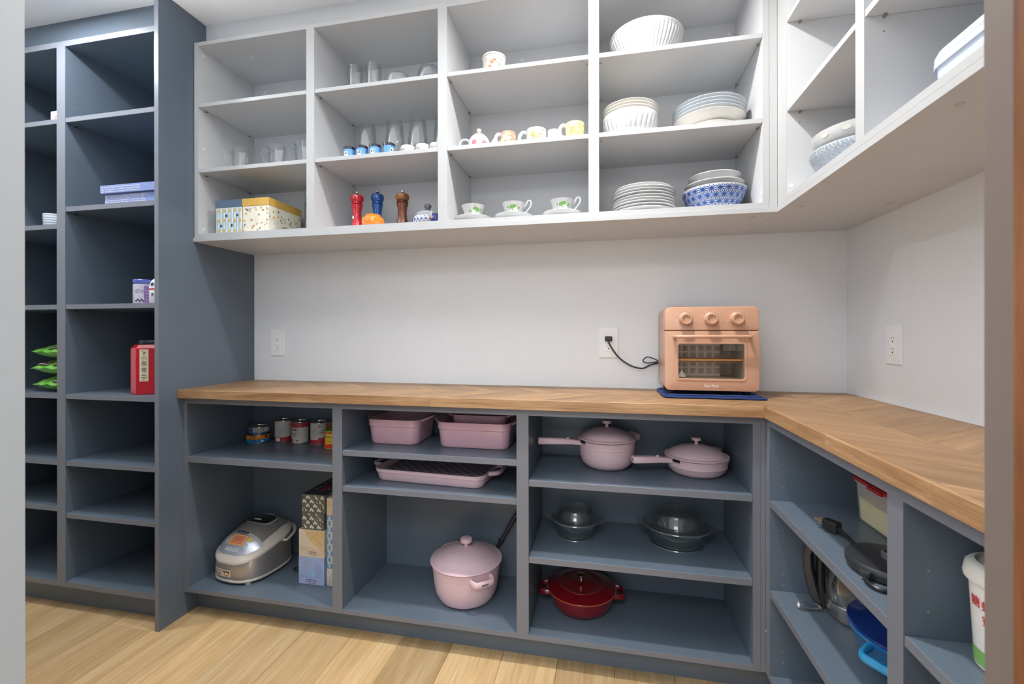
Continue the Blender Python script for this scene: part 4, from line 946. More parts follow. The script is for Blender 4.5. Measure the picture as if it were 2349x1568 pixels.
# red tea tin (octagonal)
t = thing('tea_tin', 'octagonal red tea tin with cream paper strip and black lid', 'tin', (-.190, -.335, zt_(2)), math.radians(33))
RT = mat('red_tin', (196, 16, 40), .18, coat=.6, var=.03)
def octr(w, d, c, z): return [(x, y, z) for x, y in ((-w + c, -d), (w - c, -d), (w, -d + c), (w, d - c), (w - c, d), (-w + c, d), (-w, d - c), (-w, -d + c))]
obj('tin_body', G().rings([octr(.066, .060, .026, .0003), octr(.068, .062, .026, .003), octr(.068, .062, .026, .188), octr(.056, .052, .020, .203)]), RT, t, bev=.0012)
obj('screw_lid', G().lathe([(0, .2032), (.050, .2032), (.052, .206), (.052, .216), (.050, .220), (0, .221)], 40), mat('lid_black', (58, 58, 62), .25, .4), t, True)
stf = lambda y: (lambda u, v: (u, y, v))
decal('paper_strip', rect(-.030, .000, .054, .184), stf(-.0626), mat('strip_cream', (222, 212, 180), .6), t)
for s_, v, sz in (('小', .147, .020), ('观', .125, .019), ('音', .100, .020), ('大红', .164, .005), ('武夷山', .079, .006), ('中国名茶', .069, .005), ('Fujian', .061, .006)): text('strip_characters', s_, sz, INK, t, loc=(-.015, -.0631, v), rot=(PI / 2, 0, 0))
decal('horse_mark', [leaf(-.018, .172, .009, .002, 0), line(-.018, .172, -.021, .178, .0015), line(-.016, .172, -.017, .166, .001), line(-.010, .172, -.009, .167, .001)], stf(-.0628), INK, t)
# left column contents
t = thing('pink_print_box', 'white card box with pink print, top of the far left column', 'box', (-.648, -.33, zt_(5)))
obj('box_body', G().box(-.036, .05, -.05, .05, .0003, .074), mat('white_card', (236, 232, 232), .6), t, bev=.0006, seg=1)
decal('pink_print', [line(-.010, .008, -.010, .048, .003), line(-.010, .048, .03, .048, .003), rect(.0, .03, .014, .040)[0]], lambda u, v: (u, -.0507, v), mat('print_pink', (216, 90, 140), .5), t)
t = thing('striped_cup', 'small white cup with blue grey stripes in the far left column', 'cup', (-.675, -.37, tsl[4][1] + .0965))
obj('cup_body', G().lathe([(0, .0003), (.034, .0003), (.0365, .004), (.0385, .05), (.0385, .0605), (.0365, .061), (.036, .05), (.033, .006), (0, .005)], 40), mat('cup_offwhite', (214, 216, 222), .3), t, True)
for k in range(5):
    obj('stripe', G().lathe([(.0372 + k * .0003, .010 + k * .0105), (.0378 + k * .0003, .0112 + k * .0105), (.0376 + k * .0003, .0135 + k * .0105), (.0370 + k * .0003, .0135 + k * .0105), (.0372 + k * .0003, .010 + k * .0105)], 40), mat('stripe_grey', (150, 158, 178), .4), t, True)
def pk_z(x, y, i):
    u, v = max(-1, min(1, x / .086)), max(-1, min(1, y / .075))
    puff = max(0, (1 - abs(u) ** 3.2)) ** .6 * max(0, (1 - abs(v) ** 2.6)) ** .55
    return .031 + puff * .0180 + (math.sin(u * 9 + i * 2) * .0022 + math.sin(v * 11 + u * 5 + i) * .002) * .9 * (1 if abs(u) < .97 else .3) + (y + .075) * .22
GRN = mat('green_foil', (112, 182, 66), .28, coat=.3, var=.12, scale=14)
for i in range(3):
    t = thing('snack_packet', ['green snack packet lying at the bottom of its pile', 'green snack packet in the middle of its pile', 'green snack packet topmost of its pile'][i], 'packet', (-.655, -.34, zt_(2) + i * .0695), math.radians([-4, 3, -2][i]), 'green snack packets')
    rr = random.Random(40 + i)
    nx, ny = 18, 12; vs = {}
    g = G(); Vt = []; Vb = []
    for a in range(nx + 1):
        for b in range(ny + 1):
            u = a / nx * 2 - 1; v = b / ny * 2 - 1
            puff = max(0, (1 - abs(u) ** 3.2)) ** .6 * max(0, (1 - abs(v) ** 2.6)) ** .55
            wr = (math.sin(u * 9 + i * 2) * .0022 + math.sin(v * 11 + u * 5 + i) * .002) * (1 if abs(u) < .97 else .3)
            x = u * .086; y = v * .075
            Vt.append((x, y, pk_z(x, y, i))); Vb.append((x, y, .031 - puff * .0285 + (wr * .4 if puff < .6 else 0) + (y + .075) * .22 * (1 - puff)))
    idx = lambda a, b: a * (ny + 1) + b
    g.add(Vt, [(idx(a, b), idx(a + 1, b), idx(a + 1, b + 1), idx(a, b + 1)) for a in range(nx) for b in range(ny)])
    g.add(Vb, [(idx(a, b + 1), idx(a + 1, b + 1), idx(a + 1, b), idx(a, b)) for a in range(nx) for b in range(ny)])
    obj('packet_body', g, GRN, t, True)
    g2 = G()
    for sx in (-1, 1):
        for k in range(4): g2.box(sx * .084 - .001 + sx * k * .0022, sx * .084 + .001 + sx * k * .0022, -.072, .072, .0305 + .001 * (k % 2), .0315 + .001 * (k % 2))
    obj('crimped_seal', g2, GRN, t)
    top = lambda u, v: (u, -.0757 + .0 * v, v)
    lx = [.055, -.045, .030][i]
    for q in ((lx,) if i != 1 else (-.040, .048)):
        pm_ = lambda o: (lambda u, v, w=0: (u, v, pk_z(u, v, i) + o + w))
        grid = lambda u0, u1, v0, v1, n=10, m=4: [[(u0 + (u1 - u0) * a / n, v0 + (v1 - v0) * c / m), (u0 + (u1 - u0) * (a + 1) / n, v0 + (v1 - v0) * c / m), (u0 + (u1 - u0) * (a + 1) / n, v0 + (v1 - v0) * (c + 1) / m), (u0 + (u1 - u0) * a / n, v0 + (v1 - v0) * (c + 1) / m)] for a in range(n) for c in range(m)]
        decal('brand_panel', grid(q - .032, min(.084, q + .032), -.066, -.036), pm_(.0012), mat('panel_dark', (44, 40, 36), .5), t)
        decal('panel_stripe', grid(q - .029, min(.084, q + .032), -.046, -.038), pm_(.0018), mat('panel_maroon', (130, 44, 34), .5), t)
        text('brand_lettering', 'DARTMATE', .0125, PALE, t, mapf=(lambda qq: (lambda u, v, w: (u + qq, v * 1.3 - .056, pk_z(u + qq, v * 1.3 - .056, i) + .0022 + w)))(q), stretch=.85)

# ================================================================== base cabinet contents
STEEL = mat('can_steel', (180, 178, 172), .25, .9); CANW = mat('can_label_white', (208, 202, 196), .5, var=.02); CANR = mat('can_label_red', (176, 52, 62), .5, var=.03)
def can(label, loc, r, h, base, bands=(), group='tin cans', name='food_can', rz=0):
    t = thing(name, label, 'can', loc, rz, group)
    obj('can_body', G().lathe([(0, .0012), (r - .003, .0012), (r - .0015, .0003), (r, .0012), (r, .003), (r - .0008, .004), (r - .0008, h - .004), (r, h - .003), (r, h - .0006), (r - .0012, h), (r - .0025, h - .0006), (r - .003, h - .004), (0, h - .004)], 44), STEEL, t, True)
    obj('paper_label', G().lathe([(r - .0009, .0045), (r - .0002, .0045), (r - .0002, h - .0045), (r - .0009, h - .0045), (r - .0009, .0045)], 44), base, t, True)
    for k, (u0, u1, v0, v1, m) in enumerate(bands): decal('label_band', rect(u0, u1, v0, v1, max(2, int((u1 - u0) / .005))), cyl_map(r - .0002, 0, -.95, .0003 + k * .0001), m, t)
    obj('lid_rings', G().lathe([(r * .62, h - .0041), (r * .66, h - .0034), (r * .70, h - .0041)], 36).lathe([(r * .3, h - .0041), (r * .34, h - .0036), (r * .38, h - .0041)], 30), STEEL, t, True)
    return t
OR = mat('can_orange', (232, 142, 24), .4); SKY = mat('can_sky', (20, 132, 196), .4)
A = -PI / 2
c1 = can('wide short can with orange and blue label at the left of the shelf', (.112, -.103, ZB1), .0480, .0400, OR, [(-.145, .145, .0045, .019, SKY)], 'cans on the base cabinet shelf')
for s_, u, v, sz, m in (('五香肉丁', -.006, .033, .0085, INK), ('PORK', -.006, .0265, .0055, INK), ('LUNCHEON MEAT', -.004, .0215, .0060, INK), ('猪肉罐头', -.004, .0145, .0055, INK), ('NET WT 198 g', -.004, .0095, .0045, INK)):
    text('label_lettering', s_, sz, m, c1, mapf=(lambda uu, vv: (lambda x, y, w: cyl_map(.0480, vv, -1.10, .0008)(x + uu, y, w)))(u, v))
decal('badge', [ell(.020, .0105, .006, .0045)], cyl_map(.048, 0, -.95, .0008), PALE, c1)
decal('purple_badge', rect(.034, .046, .024, .034, 3), cyl_map(.048, 0, -1.0, .0008), mat('can_plum', (96, 40, 90), .4), c1)
c2 = can('small pale can stacked on the orange and blue can', (.114, -.100, ZB1 + .0403), .0418, .0325, CANW, [(-.128, .128, .0045, .009, mat('can_blue', (58, 92, 150), .4)), (-.045, -.022, .009, .027, mat('can_blue', (58, 92, 150), .4))], 'cans on the base cabinet shelf')
for k in range(5): text('label_lettering', 'ingredients tuna water salt', .0036, INK, c2, mapf=(lambda vv: (lambda x, y, w: cyl_map(.0418, vv, -.85, .0006)(x, y, w)))(.0125 + k * .0033))
for i, (x, y, lab, bands, tx_) in enumerate((
    (.213, -.066, 'tall white can with red band at its foot, left of three', [(-.115, .115, .0045, .024, CANR), (-.034, -.012, .006, .021, PALE)], []),
    (.310, -.079, 'tall can with red band at its top, between two white cans', [(-.115, .115, .074, .095, CANR), (-.045, -.012, .062, .069, CANR), (-.05, -.032, .0045, .024, CANR)], [('COCO', -.030, .045, .011), ('LAIT', -.030, .034, .008)]),
    (.405, -.077, 'tall white can with red leaf mark beside the yellow tin', [(-.115, .115, .0045, .024, CANR), (-.004, .05, .024, .031, CANR)], [('COCO', .014, .054, .011), ('MILK', .014, .064, .006)]))):
    c = can(lab, (x, y, ZB1), .0363, .0992, CANW, bands, 'tall white and red cans')
    for s_, u, v, sz in tx_: text('label_lettering', s_, sz, INK, c, mapf=(lambda uu, vv: (lambda a, b, w: cyl_map(.0363, vv, -1.0, .0007)(a + uu, b, w)))(u, v))
    for k in range(7): text('label_lettering', 'nutrition facts valeur', .0038, mat('faint_ink', (150, 145, 140), .6), c, mapf=(lambda vv: (lambda a, b, w: cyl_map(.0363, vv, -1.35 if i else -1.05, .0006)(a, b, w)))(.034 + k * .0055))
    if i: decal('leaf_mark', [leaf(-.012 if i == 1 else .002, .014 if i == 1 else .080, .007, .0026, 1.57), leaf(-.012 if i == 1 else .002, .014 if i == 1 else .080, .006, .0022, .5), leaf(-.012 if i == 1 else .002, .014 if i == 1 else .080, .006, .0022, 2.6)], cyl_map(.0363, 0, -.95, .0008), CANR, c)
can('brown labelled can in the back row behind the white can', (.468, -.058, ZB1), .0310, .099, mat('can_brown', (136, 82, 44), .4), [], 'cans on the base cabinet shelf')
t = thing('yellow_tin', 'yellow and red food tin with green rim next to the cabinet side', 'tin', (.510, -.122, ZB1), math.radians(14))
obj('tin_body', G().rings([[(x, y, z) for x, y in rrect(.064, .058, .014, 5)] for z in (.0003, .0035, .070, .073)]), mat('tin_yellow', (240, 206, 50), .35, coat=.3), t, True)
obj('green_rim', G().rings([[(x, y, z) for x, y in rrect(.066 + d_, .060 + d_, .015, 5)] for z, d_ in ((.0702, 0), (.0735, .001), (.0765, 0), (.0765, -.006), (.0745, -.006))]), mat('tin_green', (150, 168, 66), .35), t, True)
F = lambda u, v: (u, -.0295, v); F2 = lambda u, v: (u, -.0298, v)
decal('red_base_band', rect(-.0318, .0318, .002, .019), F, mat('tin_red', (224, 72, 36), .4), t)
decal('red_border', rect(-.0318, .0318, .0635, .0695) + [line(-.031, .002, -.031, .068, .0015)], F, mat('tin_red', (224, 72, 36), .4), t)
text('brand_lettering', 'MAGIC', .014, mat('tin_plum', (120, 50, 40), .4), t, loc=(-.006, -.0299, .050), rot=(PI / 2, 0, -0.0))
text('brand_lettering', 'curry', .010, mat('tin_red', (224, 72, 36), .4), t, loc=(-.010, -.0299, .030), rot=(PI / 2, 0, 0))

# ---- rice cooker
RCX, RCY = .166, -.184
rc = thing('rice_cooker', 'silver rice cooker with orange display in the left base cabinet', 'rice cooker', (RCX, RCY, ZBOT), math.radians(-6))
RW, RD = .1220, .138; RD0 = .163; KY = RD / RD0
def sup(a, w, d, n=2.7):
    c, s = math.cos(a), math.sin(a); return (w * math.copysign(abs(c) ** (2 / n), c), d * math.copysign(abs(s) ** (2 / n), s))
NS = 72
def rim_h(y): t_ = max(0.0, (y + RD) / (2 * RD)); return .094 + .068 * t_ ** .75
def ring(k, zf, off=0):
    R_ = []
    for i in range(NS):
        x, y = sup(2 * PI * i / NS, RW * k + off, RD * k + off); R_.append((x, y, zf(x, y)))
    return R_
CHAMP = mat('champagne_trim', (208, 200, 190), .35, var=.01)
BODY = mat('brushed_silver', (178, 172, 166), .3, .6, var=.03, scale=60)
obj('base_ring', G().rings([ring(.93, lambda x, y: .0085), ring(.985, lambda x, y: .009), ring(1.012, lambda x, y: .014), ring(1.008, lambda x, y: .020), ring(.99, lambda x, y: .021)]), CHAMP, rc, True)
obj('outer_shell', G().rings([ring(.99, lambda x, y: .0205), ring(1.0, lambda x, y: .030), ring(1.004, lambda x, y: .06), ring(1.0, lambda x, y: rim_h(y) - .012), ring(.99, lambda x, y: rim_h(y) - .0105)], False, False), BODY, rc, True)
def lid_z(x, y):
    k = min(1.0, (abs(x / RW) ** 2.7 + abs(y / RD) ** 2.7) ** (1 / 2.7))
    dome = .064 * (1 - k ** 2.3) ** .9
    return rim_h(y) + dome
def lring(k, off=0): return ring(k, lambda x, y: lid_z(x, y) + off)
obj('trim_rim', G().rings([ring(1.0, lambda x, y: rim_h(y) - .0125), ring(1.012, lambda x, y: rim_h(y) - .010), ring(1.012, lambda x, y: rim_h(y) - .003), ring(1.0, lambda x, y: rim_h(y) + .001)] + [lring(k) for k in (.992, .975, .95, .92)], False, False), CHAMP, rc, True)
obj('upper_shell', G().rings([lring(k, -.0004) for k in (.985, .93, .85, .75, .65, .55, .45, .35, .25, .15, .06, .02)], False, True), CHAMP, rc, True)
def patch(name, poly_test, m, off, n=60, par=rc):
    """lid-hugging shell over region given by predicate via rows: y range and half width functions"""
    y0, y1, hw = poly_test; ny = 22; nx = 22; g = G(); V = []
    for j in range(ny + 1):
        y = y0 + (y1 - y0) * j / ny; h_ = hw(y)
        for i in range(nx + 1):
            x = h_ * (2 * i / nx - 1); V.append((x, y * KY, lid_z(x, y * KY) + off))
    g.add(V, [(j * (nx + 1) + i, j * (nx + 1) + i + 1, (j + 1) * (nx + 1) + i + 1, (j + 1) * (nx + 1) + i) for j in range(ny) for i in range(nx)])
    return obj(name, g, m, par, True)
def hwf(k): return lambda y: RW * k * max(0.0, 1 - abs(y / (RD0 * k)) ** 2.7) ** (1 / 2.7)
KP = .915
patch('lid_cover', (-.062, RD0 * .80, lambda y: min(hwf(KP)(y), .098 - max(0, y - .03) * .12)), mat('lid_grey', (140, 136, 134), .38, .3, var=.02), .0010)
patch('control_panel', (-RD0 * KP + .0015, -.0655, lambda y: hwf(KP)(y)), mat('panel_silver', (190, 194, 204), .28, .5, var=.02), .0012)
patch('lcd_frame', (-.1195, -.0795, lambda y: .040), mat('lcd_amber', (232, 166, 104), .35), .0026)
patch('lcd_screen', (-.1145, -.0845, lambda y: .029), mat('lcd_orange', (210, 128, 92), .3, var=.1, scale=60), .0030)
lidm = lambda o: (lambda u, v, w=0: (u, v * KY, lid_z(u, v * KY) + o + w))
decal('start_button', [ell(.055, -.086, .0125, .0095, 0, 20)], lidm(.0028), mat('button_gold', (206, 176, 92), .35), rc)
decal('round_buttons', [ell(x, y, .0085, .0062, 0, 16) for x, y in ((.052, -.108), (-.028, -.132), (-.010, -.134), (.008, -.134), (.026, -.132), (-.054, -.092), (-.052, -.108))], lidm(.0022), mat('button_pale', (208, 210, 218), .3), rc)
decal('button_marks', [ell(x, y, .0022, .0016, 0, 8) for x, y in ((.052, -.108), (-.028, -.132), (-.010, -.134), (.008, -.134), (.026, -.132), (-.054, -.092))], lidm(.0028), INK, rc)
text('panel_lettering', 'ZOJIRUSHI', .0065, INK, rc, mapf=lambda u, v, w: lidm(.0024)(u, v - .0745, w))
text('screen_digits', '12:30', .014, mat('lcd_mark', (150, 96, 90), .4), rc, mapf=lambda u, v, w: lidm(.0032)(u, v - .100, w))
obj('lid_latch', G().tube([(q * .030, -.058 * 1.0, lid_z(q * .03, -.058) + .0045 - .003 * abs(q)) for q in (-1, -.9, 0, .9, 1)], .0058, 10, flat=.8), CHROME, rc, True)
ov_hw = lambda y: .058 * max(0, 1 - abs((y - .045) / .047) ** 3) ** (1 / 3)
patch('window_rim', (-.004, .094, lambda y: .063 * max(0, 1 - abs((y - .045) / .0492) ** 3) ** (1 / 3)), CHAMP, .0022)
patch('steam_window', (-.0015, .0915, ov_hw), mat('vent_window_black', (34, 34, 34), .12, coat=.5), .0036)
patch('steam_vent', (.010, .022, lambda y: .020 * max(0, 1 - abs((y - .016) / .0062) ** 4) ** .25), CHAMP, .0080)
patch('steam_vent_rear', (.078, .100, lambda y: .030 * max(0, 1 - abs((y - .089) / .0112) ** 3) ** .33), CHAMP, .0075)
hp = []
for i in range(-10, 11):
    a = PI / 2 + i / 10 * 1.42; x, y = sup(a, RW + .0135, RD + .012); hp.append((x, y, .142 - .020 * (1 - math.sin(a)) * 0 - (.02 * (1 - abs(math.sin(a))))))
obj('carry_handle', G().tube([(hp[0][0] - .012, hp[0][1], hp[0][2])] + hp + [(hp[-1][0] + .012, hp[-1][1], hp[-1][2])], .0088, 12, flat=.62), CHAMP, rc, True)
for a in (-2.25, -.9, .9, 2.25):
    x, y = sup(a, RW * .9, RD * .9); obj('foot', G().lathe([(0, .0002), (.011, .0002), (.013, .010), (0, .010)], 14, x, y), CHAMP, rc, True)
# product sticker on the front of the shell
def shellmap(off):
    A_ = []; acc = 0; prev = None
    for i in range(400):
        a = -PI / 2 - 1.25 + 2.5 * i / 399; p = sup(a, RW * 1.0045, RD * 1.0045)
        if prev: acc += math.hypot(p[0] - prev[0], p[1] - prev[1])
        A_.append((acc, a)); prev = p
    mid = [s for s, a in A_ if a <= -PI / 2][-1]
    def f(u, v, w=0):
        s_ = u + mid; lo = min(A_, key=lambda q: abs(q[0] - s_))[1]; c, s2 = math.cos(lo), math.sin(lo)
        p = sup(lo, RW * 1.0045 + off + w, RD * 1.0045 + off + w); return (p[0], p[1], v)
    return f
decal('sticker', rect(-.080, .026, .033, .062, 30), shellmap(.0008), mat('sticker_beige', (222, 206, 190), .5), rc)
text('sticker_lettering', 'Induction heating', .0095, mat('sticker_ink', (120, 96, 88), .5), rc, mapf=lambda u, v, w: shellmap(.0012)(u - .040, v + .055, w))
text('sticker_lettering', 'rice cooker', .0085, mat('sticker_ink', (120, 96, 88), .5), rc, mapf=lambda u, v, w: shellmap(.0012)(u - .056, v + .045, w))
text('sticker_lettering', 'warmer 5.5', .0075, mat('sticker_ink', (120, 96, 88), .5), rc, mapf=lambda u, v, w: shellmap(.0012)(u - .058, v + .038, w))
decal('sticker_ball', [ell(-.032, .042, .006, .007, 0, 12)], shellmap(.0015), mat('sticker_rose', (206, 130, 116), .5), rc)
decal('sticker_pot', rect(-.012, .020, .053, .056, 6) + [[(-.010, .053), (-.006, .040), (0, .036), (.008, .036), (.014, .040), (.018, .053)]], shellmap(.0014), mat('sticker_brown', (96, 56, 44), .5), rc)
decal('sticker_rice', rect(-.004, .013, .040, .051, 5), shellmap(.0018), mat('sticker_cream', (240, 208, 150), .5), rc)
t = thing('appliance_cord', 'thin black appliance cord behind the rice cooker', 'cord', (.36, -.072, ZBOT))
obj('cable', G().tube(smooth_pts([(.0, .01, .15), (.03, .022, .10), (.055, .020, .02), (.050, -.05, .004), (.0, -.075, .0045), (-.02, -.09, .0045), (.01, -.105, .0045), (.062, -.10, .004)], 8), .0030, 8), BLACK, t, True)

# ---- tissue boxes: front stack and stack beside it
LEAFG = mat('tissue_olive', (104, 104, 92), .6, var=.1, scale=30); LEAFW = mat('tissue_white', (218, 216, 208), .6)
def tissue(label, x0, x1, y0, y1, z, h, m, group):
    t = thing('tissue_box', label, 'tissue box', ((x0 + x1) / 2, (y0 + y1) / 2, z), 0, group)
    obj('carton', G().box(-(x1 - x0) / 2, (x1 - x0) / 2, -(y1 - y0) / 2, (y1 - y0) / 2, .0003, h - .0002), m, t, bev=.001, seg=1)
    return t, (x1 - x0) / 2, (y1 - y0) / 2
gr = 'stacked tissue boxes'
BB = mat('box_blue', (162, 180, 216), .5, var=.12, scale=12)
t, w, d = tissue('pale blue tissue box at the bottom of the front stack', .4333, .5500, -.2522, -.03, ZBOT, .1120, BB, gr)
F = lambda u, v: (u, -d - .0004, v); F2 = lambda u, v: (u, -d - .0007, v)
decal('arch_print', [[(-w + .002 + .050 * k + .024 * (1 - math.cos(PI * q / 10)), .002 + .024 * math.sin(PI * q / 10)) for q in range(11)] for k in range(2)], F, mat('print_lilac', (186, 186, 220), .5), t)
decal('blush_spot', [ell(.030, .062, .020, .034, 0, 20)], F2, mat('print_blue_violet', (158, 170, 214), .5), t); decal('aqua_spot', [ell(.006, .046, .018, .014, 0, 20)], lambda u, v: (u, -d - .0010, v), mat('print_aqua', (146, 190, 222), .5), t)
for k, s_ in enumerate(('2 PLY FACIAL TISSUES', '100 mouchoirs 2 epaisseurs', 'made in Canada')): text('carton_lettering', s_, .0052, INK, t, loc=(0, -d - .0009, .020 - k * .0065), rot=(PI / 2, 0, 0))
decal('carton_seam', [line(-w + .001, .031, w - .001, .031, .0006)], F2, mat('seam_blue', (110, 128, 176), .5), t)
t, w, d = tissue('beige tissue box with sandy wave print, second from the bottom', .4345, .5512, -.2522, -.03, ZBOT + .1122, .1110, mat('box_beige', (222, 206, 184), .5, var=.02), gr)
P = [[(-w + .022, .108), (w - .002, .108), (w - .002, .020), (w - .02, .036), (.0, .06), (-.018, .084)]]
decal('wave_print', P, lambda u, v: (u, -d - .0004, v), mat('print_sand', (222, 190, 138), .5, var=.15, scale=90), t)
decal('wave_lines', [line(-.02 + i * .007, .106, w - .003, .040 + i * .006, .0007) for i in range(9)] + [line(-w + .002, .030 + k * .004, w - .002, .006 + k * .006, .0007) for k in range(5)], lambda u, v: (u, -d - .0007, v), mat('print_sand_dark', (206, 170, 116), .5), t)
for k, s_ in enumerate(('FACIAL TISSUE', 'mouchoirs 120 sheets', 'feuilles 2 ply')): text('carton_lettering', s_, .0050, mat('sticker_ink', (120, 96, 88), .5), t, loc=(.006, -d - .0009, .022 - k * .0062), rot=(PI / 2, 0, 0))
rr = random.Random(77)
for i in range(2):
    t, w, d = tissue(['dark leafy tissue box third from the bottom of the front stack', 'dark leafy tissue box topmost of the front stack'][i], .4460, .5480 + .006 * i, -.2500, -.028, ZBOT + .2234 + i * .0690, .0688 + .006 * i, LEAFG, gr)
    H_ = .0688 + .006 * i
    P, B_ = [], []
    for k in range(7):
        u0 = -w + .004 + k * .0165
        for q in range(4):
            v0 = .004 + q * .017; a = PI / 2 + (.55 if (q + k) % 2 else -.55)
            P.append(leaf(u0, v0, .020, .0036, a)); P.append(leaf(u0 + .005, v0 + .003, .016, .0028, a + .4))
            if (q + k) % 3 == 0: B_.append(leaf(u0 + .008, v0, .016, .0052, PI / 2 + rr.uniform(-.5, .5)))
    ins = lambda L, a, b: [p for p in L if all(-w + .001 < x < w - .001 and a < y < b for x, y in p)]
    decal('white_leaf_print', ins(P, .001, H_ - .001), lambda u, v: (u, -d - .0004, v), LEAFW, t)
    decal('brown_leaf_print', ins(B_, .001, H_ - .001), lambda u, v: (u, -d - .0006, v), mat('print_umber', (96, 80, 62), .6), t)
    if i:
        P = [leaf(rr.uniform(-w + .005, w - .005), rr.uniform(-d + .005, d - .02), .017, .0028, rr.uniform(.3, 1.2)) for _ in range(70)]
        decal('top_leaf_print', [p for p in P if all(abs(x) < w - .001 and abs(y) < d - .001 for x, y in p)], lambda u, v: (u, v, H_ + .0003), LEAFW, t)
        obj('carton_top', G().box(-w + .0005, w - .0005, -d + .0005, d - .0005, H_ - .0003, H_ + .0001), mat('tissue_navy', (52, 60, 72), .5), t)
        obj('opening_strip', G().prism(rrect(.030, .15, .014, 5, .008, .01), H_ + .0002, H_ + .0008), mat('strip_crimson', (150, 44, 56), .5), t)
for i, (z, h, m, lab) in enumerate(((0, .0700, mat('box_ivory', (222, 210, 198), .5), 'ivory line-printed tissue box lowest in the half hidden stack'), (.0702, .2160, mat('box_hex', (104, 152, 190), .5, var=.05), 'blue and white lattice tissue box in the half hidden stack'), (.2864, .0710, mat('box_peach', (222, 202, 174), .5), 'peach triangle-printed tissue box topping the half hidden stack'))):
    t, w, d = tissue(lab, .5575, .6660, -.2450, -.03, ZBOT + z, h, m, 'half hidden tissue boxes')
    f = lambda u, v: (u, -d - .0005, v)
    if i == 1:
        P = []
        for k in range(6):
            for q in range(9):
                cx = -w + .004 + k * .0185 + (q % 2) * .0092; cz = .012 + q * .0245
                hx = [(cx + .0088 * math.sin(PI / 3 * n), cz + .0135 * math.cos(PI / 3 * n)) for n in range(6)]
                P += [line(*hx[n], *hx[(n + 1) % 6], .0036) for n in range(6)]
        decal('lattice_print', [p for p in P if all(-w < x < w and .001 < y < h - .001 for x, y in p)], f, LEAFW, t)
    elif i == 0:
        decal('line_print', [p for p in [line(-w + .002 + k * .006, .004, -w + .002 + k * .006 + (.02 if k % 2 else -.004), .064, .0008) for k in range(16)] + [line(-w + .001, .006 + k * .012, w - .01, .03 + k * .012, .0008) for k in range(3)] if all(-w < x < w and .001 < y < h - .001 for x, y in p)], f, mat('print_taupe', (160, 150, 136), .6), t)
    else:
        decal('triangle_print', [[(-w + .002 + k * .022, .040), (-w + .020 + k * .022, .040), (-w + .011 + k * .022, .062)] for k in range(4)], f, mat('print_apricot', (226, 186, 132), .5), t)
        decal('triangle_print', [[(-w + .003 + k * .022, .032), (-w + .012 + k * .022, .006), (-w + .000 + k * .022, .006)] for k in range(1, 4)], f, mat('print_rose', (214, 190, 178), .5), t)

# ---- pink stoneware dishes
def dish(name, label, loc, w, d, h, rz=0, ear=.032, wall=.006, group=None, rbase=.028, up=.012, m=PINKG, ledge=True):
    t = thing(name, label, 'baking dish', loc, rz, group)
    def rr_(k, z, r): return [(x, y, z) for x, y in rrect(w - 2 * k, d - 2 * k, r, 7)]
    R = [rr_(.022, .0003, rbase), rr_(.014, .002, rbase + .004), rr_(.009, .010, rbase + .008)]
    R += [rr_(.0045, h * .66, rbase + .010), rr_(.0042, h * .70, rbase + .010), rr_(.0005, h * .73, rbase + .012)] if ledge else [rr_(.003, h * .6, rbase + .010)]
    R += [rr_(.0, h * .93, rbase + .012), rr_(-.0018, h * .97, rbase + .014), rr_(-.0012, h, rbase + .014), rr_(.003, h + .0005, rbase + .012), rr_(wall + .002, h * .95, rbase + .008), rr_(wall + .010, .016, rbase + .004), rr_(wall + .022, .009, rbase)]
    obj('dish_body', G().rings(R), m, t, True)
    if ear:
        for sx in (-1, 1):
            g = G(); n = 12; T_, B_ = [], []
            for i in range(n + 1):
                v = (i / n * 2 - 1); e = max(0, 1 - abs(v) ** 2.4); y = v * d * .36
                T_.append([(sx * (w / 2 - .004), y, h * .985), (sx * (w / 2 + ear * .5 * e + .001), y * .97, h * .985 + up * .35 * e), (sx * (w / 2 + ear * e + .001), y * .9, h * .985 + up * e)])
                B_.append([(p[0], p[1], p[2] - .008) for p in T_[-1]])
            V = [p for r in T_ for p in r] + [p for r in B_ for p in r]; o_ = 3 * (n + 1); fs = []
            for i in range(n):
                for j in range(2):
                    a = i * 3 + j; fs.append((a, a + 1, a + 4, a + 3)); fs.append((o_ + a, o_ + a + 3, o_ + a + 4, o_ + a + 1))
                a = i * 3 + 2; fs.append((a, a + 3, o_ + a + 3, o_ + a)[::-1])
            g.add(V, fs); obj('ear_handle', g, m, t, True, bev=.0015)
    return t
dish('baking_dish', 'glossy pink square baking dish on the left of the top shelf', (.853, -.165, ZB2b), .220, .212, .0975)
dish('baking_dish', 'larger glossy pink baking dish at the right with another nested in it', (1.178, -.165, ZB2b), .290, .212, .0975)
dish('baking_dish', 'small glossy pink baking dish nested inside the larger one', (1.185, -.150, ZB2b + .0600), .222, .135, .0570, 0, .030, .005, None, .024, .010, ledge=False)
rp_ = dish('roasting_pan', 'long pale pink roasting pan with side handles on the second shelf', (1.018, -.184, ZB2a), .452, .248, .0475, math.radians(-3.5), 0, .006, None, .03, m=PINK)
for sx in (-1, 1):
    obj('side_handle', G().tube(smooth_pts([(sx * .222, -.052, .041), (sx * .246, -.050, .043), (sx * .262, -.034, .045), (sx * .262, .034, .045), (sx * .246, .050, .043), (sx * .222, .052, .041)], 5), .0068, 10, flat=1.25), PINK, rp_, True)
mt = thing('checkered_mat', 'mauve and grey checkered baking mat lying in the roasting pan', 'mat', (1.018, -.184, ZB2a + .0265), math.radians(-3.5))
obj('mat_sheet', G().prism(rrect(.412, .206, .03, 5), 0, .0025), mat('mat_grey', (176, 170, 184), .5), mt)
obj('mat_support_grid', G().box(-.15, .15, -.06, .06, -.0165, -.0003), PINK, mt)
cs_ = .0206
